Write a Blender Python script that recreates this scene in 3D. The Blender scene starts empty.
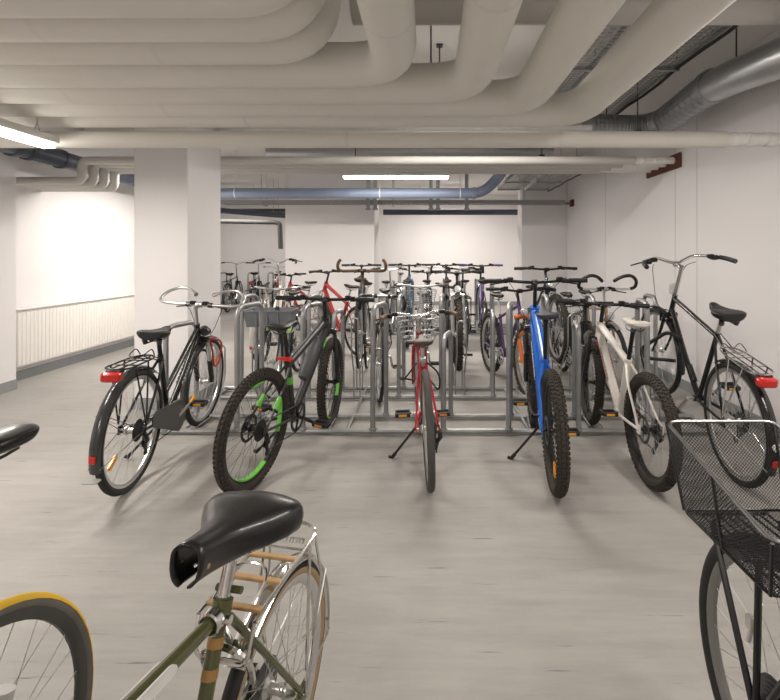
import bpy, math, random
from mathutils import Vector, Matrix
random.seed(7)
S = bpy.context.scene
COL = S.collection
PI = math.pi
V = Vector

# ------------------------------------------------------------------ camera
H = 1.33
FPX, CX, HY = 480.0, 428.0, 256.0
cd = bpy.data.cameras.new('camera'); cam = bpy.data.objects.new('camera', cd); COL.objects.link(cam)
cam.location = (0, 0, H); cam.rotation_euler = (PI / 2, 0, 0)
cd.sensor_fit = 'HORIZONTAL'; cd.sensor_width = 36.0; cd.lens = FPX / 780 * 36
cd.shift_x = -(CX - 390) / 780; cd.shift_y = -(350 - HY) / 780
cd.clip_start = 0.05; cd.clip_end = 100
S.camera = cam
# ------------------------------------------------------------------ world / exposure
w = bpy.data.worlds.new('world'); S.world = w; w.use_nodes = True
w.node_tree.nodes['Background'].inputs[0].default_value = (1.0, 0.96, 0.9, 1)
w.node_tree.nodes['Background'].inputs[1].default_value = 0.02
S.view_settings.view_transform = 'Standard'; S.view_settings.look = 'None'
S.view_settings.gamma = 1.0; S.view_settings.use_curve_mapping = False
S.view_settings.exposure = -0.30
LAMP_E = 62.0          # watts per luminaire
LAMP_COL = (1.0, 0.925, 0.84)

# ------------------------------------------------------------------ materials
MATS = {}
def mat(name, col, rough=0.5, metal=0.0, noise=0.06, scale=8.0, bump=0.0, coat=0.0, emit=None, spec=0.5, trans=0.0):
    if name in MATS: return MATS[name]
    m = bpy.data.materials.new(name); m.use_nodes = True; nt = m.node_tree
    b = nt.nodes['Principled BSDF']
    b.inputs['Roughness'].default_value = rough; b.inputs['Metallic'].default_value = metal
    b.inputs['Coat Weight'].default_value = coat; b.inputs['Specular IOR Level'].default_value = spec
    b.inputs['Transmission Weight'].default_value = trans
    if emit:
        b.inputs['Emission Color'].default_value = (*emit[0], 1); b.inputs['Emission Strength'].default_value = emit[1]
    if noise > 0:
        tc = nt.nodes.new('ShaderNodeTexCoord'); n = nt.nodes.new('ShaderNodeTexNoise')
        n.inputs['Scale'].default_value = scale; n.inputs['Detail'].default_value = 4
        nt.links.new(tc.outputs['Object'], n.inputs['Vector'])
        r = nt.nodes.new('ShaderNodeMix'); r.data_type = 'RGBA'
        r.inputs[6].default_value = (*[max(0, c * (1 - noise)) for c in col], 1)
        r.inputs[7].default_value = (*[min(1, c * (1 + noise)) for c in col], 1)
        nt.links.new(n.outputs['Fac'], r.inputs[0]); nt.links.new(r.outputs[2], b.inputs['Base Color'])
        if bump > 0:
            bp = nt.nodes.new('ShaderNodeBump'); bp.inputs['Strength'].default_value = bump; bp.inputs['Distance'].default_value = 0.01
            nt.links.new(n.outputs['Fac'], bp.inputs['Height']); nt.links.new(bp.outputs['Normal'], b.inputs['Normal'])
    else:
        b.inputs['Base Color'].default_value = (*col, 1)
    MATS[name] = m
    return m

def floor_mat():
    m = bpy.data.materials.new('concrete_floor'); m.use_nodes = True; nt = m.node_tree; N = nt.nodes.new; L = nt.links.new
    b = nt.nodes['Principled BSDF']; tc = N('ShaderNodeTexCoord')
    n1 = N('ShaderNodeTexNoise'); n1.inputs['Scale'].default_value = 0.9; n1.inputs['Detail'].default_value = 7; n1.inputs['Roughness'].default_value = 0.6
    mp = N('ShaderNodeMapping'); mp.inputs['Scale'].default_value = (1.0, 7.0, 1); mp.inputs['Rotation'].default_value = (0, 0, 0.12)
    n2 = N('ShaderNodeTexNoise'); n2.inputs['Scale'].default_value = 2.2; n2.inputs['Detail'].default_value = 8; n2.inputs['Roughness'].default_value = 0.7
    L(tc.outputs['Object'], n1.inputs['Vector']); L(tc.outputs['Object'], mp.inputs['Vector']); L(mp.outputs['Vector'], n2.inputs['Vector'])
    r1 = N('ShaderNodeValToRGB'); r1.color_ramp.elements[0].position = 0.3; r1.color_ramp.elements[1].position = 0.7
    r1.color_ramp.elements[0].color = (0.315, 0.302, 0.284, 1); r1.color_ramp.elements[1].color = (0.395, 0.380, 0.359, 1)
    L(n1.outputs['Fac'], r1.inputs['Fac'])
    r2 = N('ShaderNodeValToRGB'); r2.color_ramp.elements[0].position = 0.35; r2.color_ramp.elements[1].position = 0.6
    r2.color_ramp.elements[0].color = (0.86, 0.86, 0.86, 1); r2.color_ramp.elements[1].color = (1, 1, 1, 1)
    L(n2.outputs['Fac'], r2.inputs['Fac'])
    mx = N('ShaderNodeMix'); mx.data_type = 'RGBA'; mx.blend_type = 'MULTIPLY'; mx.inputs[0].default_value = 1
    L(r1.outputs['Color'], mx.inputs[6]); L(r2.outputs['Color'], mx.inputs[7])
    # scuffs: short dark streaks
    mp3 = N('ShaderNodeMapping'); mp3.inputs['Scale'].default_value = (1.1, 16.0, 1); mp3.inputs['Rotation'].default_value = (0, 0, -0.05)
    n3 = N('ShaderNodeTexNoise'); n3.inputs['Scale'].default_value = 3.2; n3.inputs['Detail'].default_value = 3
    L(tc.outputs['Object'], mp3.inputs['Vector']); L(mp3.outputs['Vector'], n3.inputs['Vector'])
    r3 = N('ShaderNodeValToRGB'); r3.color_ramp.elements[0].position = 0.26; r3.color_ramp.elements[1].position = 0.33
    r3.color_ramp.elements[0].color = (0.5, 0.5, 0.5, 1); r3.color_ramp.elements[1].color = (1, 1, 1, 1)
    L(n3.outputs['Fac'], r3.inputs['Fac'])
    mx2 = N('ShaderNodeMix'); mx2.data_type = 'RGBA'; mx2.blend_type = 'MULTIPLY'; mx2.inputs[0].default_value = 1
    L(mx.outputs[2], mx2.inputs[6]); L(r3.outputs['Color'], mx2.inputs[7]); L(mx2.outputs[2], b.inputs['Base Color'])
    mr = N('ShaderNodeMapRange'); mr.inputs['To Min'].default_value = 0.42; mr.inputs['To Max'].default_value = 0.62
    L(n2.outputs['Fac'], mr.inputs['Value']); L(mr.outputs[0], b.inputs['Roughness'])
    b.inputs['Specular IOR Level'].default_value = 0.4
    bp = N('ShaderNodeBump'); bp.inputs['Strength'].default_value = 0.05; bp.inputs['Distance'].default_value = 0.01
    L(n2.outputs['Fac'], bp.inputs['Height']); L(bp.outputs['Normal'], b.inputs['Normal'])
    return m

def band_mat(name, cols, widths):
    """tyre/strap banding helper is not needed for most things; plain colours are used"""
    return mat(name, cols[0])

wall_m = mat('white_wall_paint', (0.80, 0.782, 0.79), 0.75, noise=0.025, scale=1.5, bump=0.05)
ceil_m = mat('ceiling_paint', (0.74, 0.72, 0.70), 0.85, noise=0.03, scale=2)
base_m = mat('baseboard_grey', (0.27, 0.28, 0.29), 0.6)
pipe_m = mat('pipe_jacket', (0.76, 0.735, 0.68), 0.6, noise=0.05, scale=2.0, spec=0.25)
pipe2_m = mat('pipe_jacket_pale', (0.58, 0.565, 0.535), 0.65, noise=0.04, scale=3)
seam_m = mat('pipe_tape', (0.73, 0.70, 0.65), 0.6)
wrap_m = mat('white_wrap', (0.88, 0.865, 0.84), 0.7, noise=0.1, scale=30)
fire_m = mat('firestop_red', (0.12, 0.042, 0.024), 0.8, noise=0.15, scale=20)
galv_m = mat('galvanised_steel', (0.36, 0.365, 0.37), 0.45, 0.7, noise=0.16, scale=14)
duct_m = mat('spiral_duct', (0.50, 0.51, 0.52), 0.32, 0.85, noise=0.12, scale=10)
flex_m = mat('flex_duct', (0.30, 0.31, 0.32), 0.4, 0.7, noise=0.1)
tray_m = mat('cable_tray_zinc', (0.36, 0.36, 0.355), 0.5, 0.55, noise=0.12, scale=12)
bluepipe_m = mat('blue_grey_pipe', (0.22, 0.27, 0.38), 0.4, noise=0.08, scale=4)
darkpipe_m = mat('dark_blue_pipe', (0.07, 0.085, 0.12), 0.4, noise=0.1)
collar_m = mat('pipe_collar', (0.05, 0.06, 0.085), 0.4)
lamp_m = mat('lamp_diffuser', (0.9, 0.9, 0.9), 0.5, noise=0, emit=((1.0, 0.95, 0.88), 16.0))
lamph_m = mat('lamp_housing', (0.75, 0.74, 0.72), 0.5)
rad_m = mat('radiator_enamel', (0.82, 0.80, 0.77), 0.4, noise=0.02)
black_m = mat('black_plastic', (0.012, 0.012, 0.013), 0.45, noise=0.1)
rubber_m = mat('tyre_rubber', (0.020, 0.0195, 0.019), 0.8, noise=0.2, scale=25)
rubber_b = mat('tyre_rubber_dusty', (0.042, 0.035, 0.029), 0.85, noise=0.25, scale=25)
tan_m = mat('tan_sidewall', (0.36, 0.25, 0.14), 0.75, noise=0.12)
yel_m = mat('yellow_tread', (0.82, 0.50, 0.01), 0.6, noise=0.08)
alu_m = mat('aluminium', (0.66, 0.66, 0.65), 0.3, 0.9, noise=0.06, scale=20)
chrome_m = mat('chrome', (0.74, 0.73, 0.71), 0.14, 1.0, noise=0.05)
blackmet_m = mat('black_anodised', (0.018, 0.018, 0.019), 0.32, 0.3, noise=0.1)
spoke_m = mat('spoke_steel', (0.55, 0.55, 0.54), 0.3, 0.9, noise=0)
spokeb_m = mat('spoke_black', (0.03, 0.03, 0.03), 0.4, 0.3, noise=0)
steel_m = mat('dark_steel', (0.10, 0.10, 0.10), 0.38, 0.8, noise=0.15)
leather_b = mat('black_leather', (0.008, 0.008, 0.009), 0.34, noise=0.15, scale=30, coat=0.25)
saddle_m = mat('saddle_vinyl', (0.014, 0.014, 0.015), 0.42, noise=0.1)
bluesad_m = mat('blue_grey_saddle', (0.028, 0.030, 0.045), 0.55)
whitesad_m = mat('white_saddle', (0.66, 0.62, 0.56), 0.5)
brown_m = mat('brown_grip', (0.13, 0.075, 0.045), 0.7, noise=0.15, scale=30)
brownsad_m = mat('brown_saddle', (0.075, 0.05, 0.038), 0.5)
wood_m = mat('slat_wood', (0.50, 0.31, 0.14), 0.5, noise=0.15, scale=25)
olive_m = mat('olive_enamel', (0.075, 0.08, 0.026), 0.25, noise=0.06, coat=0.5)
orange_m = mat('orange_band', (0.34, 0.19, 0.06), 0.4)
red_m = mat('red_enamel', (0.42, 0.012, 0.022), 0.25, noise=0.04, coat=0.5)
red2_m = mat('scarlet_enamel', (0.30, 0.018, 0.02), 0.3, coat=0.3)
blue_m = mat('blue_enamel', (0.015, 0.14, 0.60), 0.25, noise=0.04, coat=0.5)
navy_m = mat('navy_enamel', (0.018, 0.022, 0.045), 0.35, coat=0.3)
steelblue_m = mat('steel_blue_enamel', (0.06, 0.16, 0.28), 0.3, coat=0.3)
white_m = mat('white_enamel', (0.74, 0.70, 0.65), 0.3, noise=0.03, coat=0.3)
blackf_m = mat('black_enamel', (0.010, 0.010, 0.011), 0.22, noise=0.1, coat=0.4)
char_m = mat('charcoal_enamel', (0.035, 0.035, 0.036), 0.4, noise=0.1)
green_m = mat('lime_green', (0.17, 0.55, 0.08), 0.45, noise=0.04)
palegreen_m = mat('pale_lime', (0.42, 0.62, 0.22), 0.45, noise=0.04)
purple_m = mat('purple_enamel', (0.075, 0.045, 0.16), 0.35, coat=0.3)
orangef_m = mat('orange_enamel', (0.62, 0.13, 0.02), 0.35, coat=0.3)
gold_m = mat('gold_enamel', (0.36, 0.24, 0.12), 0.35, 0.3)
silver_m = mat('silver_enamel', (0.50, 0.50, 0.50), 0.32, 0.6)
redlens_m = mat('red_lens', (0.55, 0.015, 0.01), 0.2, noise=0.05, coat=0.5)
orangelens_m = mat('amber_lens', (0.85, 0.33, 0.01), 0.3, noise=0.05, coat=0.4)
clear_m = mat('lamp_glass', (0.75, 0.76, 0.78), 0.15, 0.4, noise=0)
decal_m = mat('white_decal', (0.75, 0.74, 0.72), 0.5, noise=0)
greydec_m = mat('grey_decal', (0.30, 0.30, 0.30), 0.5, noise=0)
grey_m = mat('grey_plastic', (0.17, 0.18, 0.20), 0.6)
guard_m = mat('smoked_chain_cover', (0.06, 0.06, 0.06), 0.35)
fenderd_m = mat('dark_mudguard', (0.035, 0.036, 0.037), 0.22, coat=0.4)
brass_m = mat('brass', (0.55, 0.38, 0.18), 0.35, 0.8)
cable_m = mat('black_cable', (0.012, 0.012, 0.012), 0.5, noise=0)
redlock_m = mat('red_lock_cable', (0.45, 0.02, 0.03), 0.4)

# ------------------------------------------------------------------ mesh builder
def fil(pts, rad, k=5, closed=False):
    P = [V(p) for p in pts]; out = []
    n = len(P)
    for i, p in enumerate(P):
        if not closed and (i == 0 or i == n - 1): out.append(p); continue
        a = P[i - 1]; b = P[(i + 1) % n]
        d1 = a - p; d2 = b - p
        r = min(rad, d1.length * 0.48, d2.length * 0.48)
        s = p + d1.normalized() * r; e = p + d2.normalized() * r
        for j in range(k + 1):
            t = j / k
            out.append(s * (1 - t) ** 2 + p * 2 * t * (1 - t) + e * t * t)
    return out

class MB:
    def __init__(s): s.v = []; s.f = []
    def rings(s, R, loop=False, cap=True, close=True):
        n = len(R[0]); b = len(s.v)
        for r in R: s.v += [tuple(p) for p in r]
        m = len(R)
        for i in range(m if loop else m - 1):
            i2 = (i + 1) % m
            for j in range(n if close else n - 1):
                j2 = (j + 1) % n
                s.f.append((b + i * n + j, b + i * n + j2, b + i2 * n + j2, b + i2 * n + j))
        if cap and not loop and close:
            s.f.append(tuple(b + j for j in range(n))[::-1])
            s.f.append(tuple(b + (m - 1) * n + j for j in range(n)))
        return s
    def tube(s, pts, r, n=8, loop=False, cap=True):
        P = [V(p) for p in pts]
        Q = [P[0]]
        for p in P[1:]:
            if (p - Q[-1]).length > 1e-6: Q.append(p)
            else: continue
        if len(Q) != len(P) and isinstance(r, (list, tuple)): r = list(r)[:len(Q)]
        P = Q; m = len(P)
        if m < 2: return s
        rr = r if isinstance(r, (list, tuple)) else [r] * m
        T = []
        for i in range(m):
            if loop: t = P[(i + 1) % m] - P[i - 1]
            else: t = P[min(i + 1, m - 1)] - P[max(i - 1, 0)]
            if t.length < 1e-9: t = V((0, 0, 1))
            T.append(t.normalized())
        up = V((0, 0, 1)) if abs(T[0].z) < 0.9 else V((1, 0, 0))
        N = (up - T[0] * up.dot(T[0])).normalized(); R = []
        for i in range(m):
            if i:
                N = N - T[i] * N.dot(T[i])
                N = N.normalized() if N.length > 1e-6 else T[i].orthogonal().normalized()
            B = T[i].cross(N)
            R.append([P[i] + (N * math.cos(2 * PI * j / n) + B * math.sin(2 * PI * j / n)) * rr[i] for j in range(n)])
        return s.rings(R, loop, cap)
    def box(s, c, d, M=None):
        c = V(c); b = len(s.v)
        for sx in (-1, 1):
            for sy in (-1, 1):
                for sz in (-1, 1):
                    p = V((sx * d[0] / 2, sy * d[1] / 2, sz * d[2] / 2))
                    if M is not None: p = M @ p
                    s.v.append(tuple(c + p))
        for q in ((0, 1, 3, 2), (4, 6, 7, 5), (0, 4, 5, 1), (2, 3, 7, 6), (0, 2, 6, 4), (1, 5, 7, 3)):
            s.f.append(tuple(b + i for i in q))
        return s
    def rbox(s, c, d, r=0.01, axis=2):
        """box with rounded vertical (axis) edges and small chamfer"""
        i, j = [(1, 2), (2, 0), (0, 1)][axis]
        hx, hy = d[i] / 2, d[j] / 2; r = min(r, hx * .9, hy * .9); base = []
        for (sx, sy, a0) in ((1, 1, 0), (-1, 1, 90), (-1, -1, 180), (1, -1, 270)):
            for k in range(4):
                a = math.radians(a0 + 30 * k)
                base.append((sx * (hx - r) + r * math.cos(a), sy * (hy - r) + r * math.sin(a)))
        ch = min(r * .6, d[axis] * .3); R = []
        for (t, sc) in ((-d[axis] / 2, ch), (-d[axis] / 2 + ch, 0), (d[axis] / 2 - ch, 0), (d[axis] / 2, ch)):
            ring = []
            for (a, b) in base:
                p = [0, 0, 0]; p[i] = a * (1 - sc / hx); p[j] = b * (1 - sc / hy); p[axis] = t
                ring.append(V(c) + V(p))
            R.append(ring)
        return s.rings(R)
    def rev(s, prof, c=(0, 0, 0), axis='y', n=32, a0=0, a1=None, closed_prof=False):
        """revolve prof [(radius, along)] about axis"""
        c = V(c); R = []
        full = a1 is None; m = n if full else n + 1
        for i in range(m):
            a = 2 * PI * i / n if full else a0 + (a1 - a0) * i / n
            ring = []
            for (r, h) in prof:
                if axis == 'y': p = V((r * math.cos(a), h, r * math.sin(a)))
                elif axis == 'x': p = V((h, r * math.cos(a), r * math.sin(a)))
                else: p = V((r * math.cos(a), r * math.sin(a), h))
                ring.append(c + p)
            R.append(ring)
        return s.rings(R, loop=full, cap=closed_prof, close=closed_prof)
    def disc(s, c, r, h, axis='y', n=16, inner=0.0):
        if inner > 0: pr = [(inner, -h / 2), (r, -h / 2), (r, h / 2), (inner, h / 2)]; return s.rev(pr, c, axis, n, closed_prof=True)
        return s.rev([(1e-5, -h / 2), (r * .96, -h / 2), (r, -h / 2 + h * .1), (r, h / 2 - h * .1), (r * .96, h / 2), (1e-5, h / 2)], c, axis, n)
    def ball(s, c, r, n=10, sc=(1, 1, 1)):
        c = V(c); R = []
        for i in range(n // 2 + 1):
            t = PI * i / (n // 2); t = min(max(t, 0.02), PI - 0.02)
            R.append([c + V((r * sc[0] * math.sin(t) * math.cos(2 * PI * j / n), r * sc[1] * math.sin(t) * math.sin(2 * PI * j / n), r * sc[2] * math.cos(t))) for j in range(n)])
        return s.rings(R)
    def mesh(s, name, m, smooth=True, ang=40):
        me = bpy.data.meshes.new(name); me.from_pydata(s.v, [], s.f); me.update()
        ms = m if isinstance(m, (list, tuple)) else [m]
        for x in ms: me.materials.append(x)
        if smooth:
            for p in me.polygons: p.use_smooth = True
            me.set_sharp_from_angle(angle=math.radians(ang))
        return me
    def build(s, name, m, parent=None, smooth=True, mw=None, ang=40):
        o = bpy.data.objects.new(name, s.mesh(name, m, smooth, ang)); COL.objects.link(o)
        if parent is not None: o.parent = parent
        if mw is not None: o.matrix_basis = mw
        return o
def fixn(o):
    import bmesh
    bm = bmesh.new(); bm.from_mesh(o.data); bmesh.ops.recalc_face_normals(bm, faces=bm.faces[:]); bm.to_mesh(o.data); bm.free(); return o
def tag(o, label=None, cat=None, group=None, kind=None):
    if label: o['label'] = label
    if cat: o['category'] = cat
    if group: o['group'] = group
    if kind: o['kind'] = kind
    return o
def thing(name, label, cat, loc=(0, 0, 0), group=None):
    o = bpy.data.objects.new(name, None); COL.objects.link(o); o.empty_display_size = 0.1; o.location = loc
    return tag(o, label, cat, group)
def struct(name, mb, m, label=None, smooth=False):
    o = mb.build(name, m, smooth=smooth); o['kind'] = 'structure'
    return o

# ------------------------------------------------------------------ room shell
XL, XP, XR = -4.38, -4.12, 2.55      # recessed left wall, near left wall, right wall
YB, YN, YF = 13.0, -4.0, 8.8         # far wall, wall behind the camera, piers
ZC = 2.98; XFL = -7.2; TH = 0.15
struct('floor', MB().box(((XFL + 3.2) / 2, (YN + YB) / 2, -0.05), (3.2 - XFL + .4, YB - YN + .4, 0.1)), floor_mat())
struct('ceiling', MB().box(((XFL + 3.2) / 2, (YN + YB) / 2, ZC + 0.05), (3.2 - XFL + .4, YB - YN + .4, 0.1)), ceil_m)
wl = MB().box((XP - .3, (YN + 4.8) / 2, ZC / 2), (.6, 4.8 - YN, ZC))
wl.box((XL - .17, 6.9, ZC / 2), (.34, 4.2, ZC)); wl.box(((XL + XFL) / 2 - .15, 9.075, ZC / 2), (XL - XFL + .3, .15, ZC)); wl.box((XFL - .075, 11.1, ZC / 2), (.15, 4.0, ZC))
struct('wall_left', wl, wall_m)
struct('wall_right', MB().box((XR + .3, (YN + YB) / 2, ZC / 2), (.6, YB - YN, ZC)), wall_m)
struct('wall_back', MB().box(((XFL + XR) / 2, YB + .1, ZC / 2), (XR - XFL + .4, .2, ZC)), wall_m)
struct('wall_front', MB().box(((XP + XR) / 2, YN - .1, ZC / 2), (XR - XP + .4, .2, ZC)), wall_m)
def pillar(x0, x1, y0, y1, name='pillar', m=wall_m):
    mb = MB().rbox(((x0 + x1) / 2, (y0 + y1) / 2, ZC / 2), (x1 - x0, y1 - y0, ZC), 0.012, 2)
    return struct(name, mb, m)
pillar(-2.55, -2.08, 4.16, 4.82)
pillar(-2.62, -.98, YF, 9.57)
pillar(1.72, XR, YF, 9.22)
def baseb(name, segs):
    mb = MB()
    for (x0, y0, x1, y1) in segs: mb.box(((x0 + x1) / 2, (y0 + y1) / 2, .05), (max(abs(x1 - x0), .012), max(abs(y1 - y0), .012), .10))
    struct(name, mb, base_m)
baseb('baseboard_left', [(XP + .006, YN, XP + .006, 4.8), (XL + .006, 4.8, XL + .006, 9.0), (XL, 4.806, XP, 4.806)])
baseb('baseboard_right', [(XR - .006, YN, XR - .006, YF)])
baseb('baseboard_back', [(XFL, YB - .006, XR, YB - .006)])
baseb('baseboard_pillar', [(-2.556, 4.154, -2.074, 4.154), (-2.074, 4.154, -2.074, 4.826), (-2.556, 4.154, -2.556, 4.826), (-2.62, 8.794, -.98, 8.794), (-.974, 8.794, -.974, 9.57), (1.714, 8.794, 1.714, 9.22), (1.72, 8.794, XR, 8.794)])
# thin joint lines on right wall
jt = MB()
for y in (3.05, 4.55, 4.95, 6.9): jt.box((XR - .001, y, ZC / 2), (.004, .006, ZC - .02))
struct('trim_1', jt, mat('joint_grey', (0.6, 0.58, 0.55), 0.8))
# downstand beam high above the far aisle
struct('trim_2', MB().box((-.9, 6.1, ZC - .12), (6.7, .35, .24)), ceil_m)

# ------------------------------------------------------------------ luminaires
def lamp(x, y, z, length, along, label, energy=LAMP_E, hang=None):
    t = thing('ceiling_light', label, 'light', (x, y, z), 'tube ceiling lights')
    ax = 0 if along == 'x' else 1
    d = [0.12, 0.12, 0.05]; d[ax] = length
    MB().rbox((0, 0, .035), d, .012, ax).build('housing', lamph_m, t)
    d2 = [0.095, 0.095, 0.035]; d2[ax] = length - .03
    MB().rbox((0, 0, -.006), d2, .015, ax).build('diffuser', lamp_m, t)
    for off in (hang or (-(length / 2 - .15), length / 2 - .15)):
        p = [0, 0, 0.055]; p[ax] = off; q = list(p); q[2] = ZC - z
        mid = list(p); mid[2] = .12; l = list(p); r = list(p); l[ax] -= .03; r[ax] += .03
        MB().tube([l, mid, r], .002, 4).tube([mid, q], .0022, 4).build('hanger', steel_m, t)
    la = bpy.data.lights.new('lamp_light', 'AREA'); la.shape = 'RECTANGLE'; la.size = length - .05; la.size_y = .09
    la.energy = energy * 0.84; la.color = LAMP_COL
    lo = bpy.data.objects.new('lamp_light', la); COL.objects.link(lo); lo.parent = t; lo.location = (0, 0, -.03)
    lo.rotation_euler = (0, 0, 0 if along == 'x' else PI / 2)
    return t
lamp(-2.51, 2.45, 2.065, 1.5, 'y', 'lit tube light hanging below the thick pipes at upper left corner of view', 66, (3.082 - 2.45, 2.299 - 2.45))
lamp(-.45, 6.75, 2.44, 1.5, 'x', 'lit tube light above the blue pipe at centre of the aisle', 95)
lamp(-3.25, 6.3, 2.36, 1.4, 'y', 'lit tube light in left bay near the radiator, half hidden by white pipes', 88)
lamp(-4.6, 11.0, 2.70, 1.5, 'x', 'tube light in far left corner over the distant bicycles', 48)
lamp(0.4, 11.2, 2.72, 1.5, 'x', 'tube light deep in the far bay beyond the piers', 130)
lamp(-2.2, -.6, 2.05, 1.5, 'y', 'tube light behind the viewer at left', 48)
lamp(1.52, 1.15, 2.42, 1.5, 'y', 'tube light overhead at right, just outside the upper edge of view', 50)
lamp(-.75, -2.4, 2.05, 1.5, 'y', 'tube light at back behind the viewer', 60)
lamp(.3, 4.1, 2.60, 1.4, 'x', 'tube light hidden above the pipes over the front bicycles', 60)

# ------------------------------------------------------------------ pipes
def pipe(name, label, pts, r, m, bend=.25, n=20, group=None, cat='pipe', seams=(), k=8, cap=True):
    o = MB().tube(fil(pts, bend, k), r, n).build(name, m)
    tag(o, label, cat, group)
    if seams:
        for (c, ax) in seams:
            MB().rev([(r + .0003, -.012), (r + .0012, -.009), (r + .0012, .009), (r + .0003, .012)], c, ax, 20).build('joint_band', seam_m, o)
    return o
G = 'big insulated pipes under the ceiling'
ZP = 2.30; RP = .108
for i, (y, lab) in enumerate(((1.735, 'thick grey insulated pipe nearest the viewer at top left, turning up into the ceiling'),
                              (1.935, 'thick grey insulated pipe second from the viewer, turning up at its right end'),
                              (2.165, 'thick grey insulated pipe third from the viewer, turning up beside the white ceiling patch'))):
    pipe('insulated_pipe', lab, [(XP, y, ZP), (-.49, y, ZP), (-.49, y, ZC)], .1, pipe_m, .22, group=G, seams=[((-1.9 + .35 * i, y, ZP), 'x'), ((-3.2 + .2 * i, y, ZP), 'x')])
for i, (x, y, lab) in enumerate(((-.16, 2.44, 'thick grey pipe bending towards viewer, left of the four overhead runs'),
                                 (.245, 2.70, 'thick grey pipe bending towards viewer, second from left of the four overhead runs'),
                                 (.615, 2.955, 'thick grey pipe bending towards viewer, third from left of the four overhead runs'),
                                 (1.00, 3.21, 'thick grey pipe bending towards viewer, right of the four overhead runs'))):
    pipe('insulated_pipe', lab, [(XP, y, ZP), (x, y, ZP), (x, YN, ZP)], RP, pipe_m, .26, group=G, seams=[((-2.4 + .4 * i, y, ZP), 'x'), ((x, 1.9 - .2 * i, ZP), 'y')])
pipe('insulated_pipe', 'grey insulated pipe running crosswise above the four overhead runs at top', [(-.42, 2.66, 2.74), (XR, 2.66, 2.74)], .12, pipe2_m, group=G)
fp = pipe('insulated_pipe', 'slim grey insulated pipe crossing the whole view below the big pipes', [(XP, 3.3, 2.13), (2.035, 3.3, 2.13)], .057, pipe_m, group=G, seams=[((-.55, 3.3, 2.13), 'x'), ((.9, 3.3, 2.13), 'x')])
wm = MB().tube([(2.035, 3.3, 2.13), (2.06, 3.3, 2.13), (2.3, 3.3, 2.132), (XR, 3.3, 2.13)], [.03, .046, .044, .046], 14)
for x in (2.09, 2.2, 2.34, 2.45): wm.rev([(.046, -.025), (.051, -.02), (.05, .02), (.046, .025)], (x, 3.3, 2.13), 'x', 14)
wm.build('white_wrapping', wrap_m, fp)
# four slim pipes behind the pillar, with a drop at the left
for i, y in enumerate((4.93, 5.10, 5.27, 5.44)):
    nm = ['first', 'second', 'third', 'fourth'][i]
    q = pipe('insulated_pipe', f'slim pale pipe stepping down behind left pillar, {nm} from front of its four',
             [(XL, y, 2.10), (-3.55, y, 2.10), (-3.55, y, 2.31 - .003 * i), (2.12 - .06 * i, y, 2.31 - .003 * i)], .043, pipe2_m, .07, 12, 'slim pipes behind the pillar', k=5)
    wr = MB().tube([(2.12 - .06 * i, y, 2.31), (2.16, y, 2.31), (XR - .03, y, 2.31)], [.03, .037, .037], 10)
    for x in (2.2, 2.32, 2.42): wr.rev([(.037, -.02), (.041, -.015), (.041, .015), (.037, .02)], (x, y, 2.31), 'x', 10)
    wr.build('white_wrapping', wrap_m, q)
tag(MB().rbox((XR - .012, 5.19, 2.30), (.024, .74, .15), .008, 0).build('firestop_panel', fire_m), 'rust red fire-stop panel where four pale pipes enter right wall', 'panel')
tag(MB().rbox((XR - .02, 8.44, 2.26), (.04, .14, .12), .008, 0).build('firestop_panel', fire_m), 'small rust red fire-stop block at far end of the cable tray', 'panel')
# blue drain pipe with elbow
def collars(o, cs, r, m=collar_m):
    for (c, ax) in cs: MB().rev([(r, -.03), (r + .012, -.025), (r + .012, .025), (r, .03)], c, ax, 18).build('pipe_collar', m, o)
bp = pipe('drain_pipe', 'blue grey drain pipe crossing the aisle below centre tube light', [(-3.6, 7.5, 2.31), (.85, 7.5, 2.31), (1.1, 7.45, 2.55), (1.1, 6.6, 2.72)], .082, bluepipe_m, .18)
collars(bp, [((.72, 7.5, 2.31), 'x')], .082, bluepipe_m)
clm = mat('white_clip', (.75, .75, .74), .5)
for x in (-3.0, -.75, .5):
    MB().rev([(.082, -.008), (.086, -.008), (.086, .008), (.082, .008)], (x, 7.5, 2.31), 'x', 18, closed_prof=True).tube([(x, 7.5, 2.39), (x, 7.5, ZC)], .008, 6).build('pipe_clip', clm, bp)
dp = pipe('drain_pipe', 'dark blue grey drain pipe running back along left wall above the radiator', [(-3.93, 1.0, 2.42), (-3.93, 4.3, 2.38), (-3.95, 5.9, 2.36), (-3.95, 8.4, 2.34)], .09, darkpipe_m, .2)
collars(dp, [((-3.93, 4.15, 2.382), 'y'), ((-3.94, 4.55, 2.378), 'y'), ((-3.94, 4.72, 2.376), 'y'), ((-3.945, 5.15, 2.37), 'y')], .092)
pipe('drain_pipe', 'dark navy pipe crossing the far bay between the piers', [(-.95, 10.2, 2.26), (XR, 10.2, 2.26)], .06, darkpipe_m)
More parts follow.
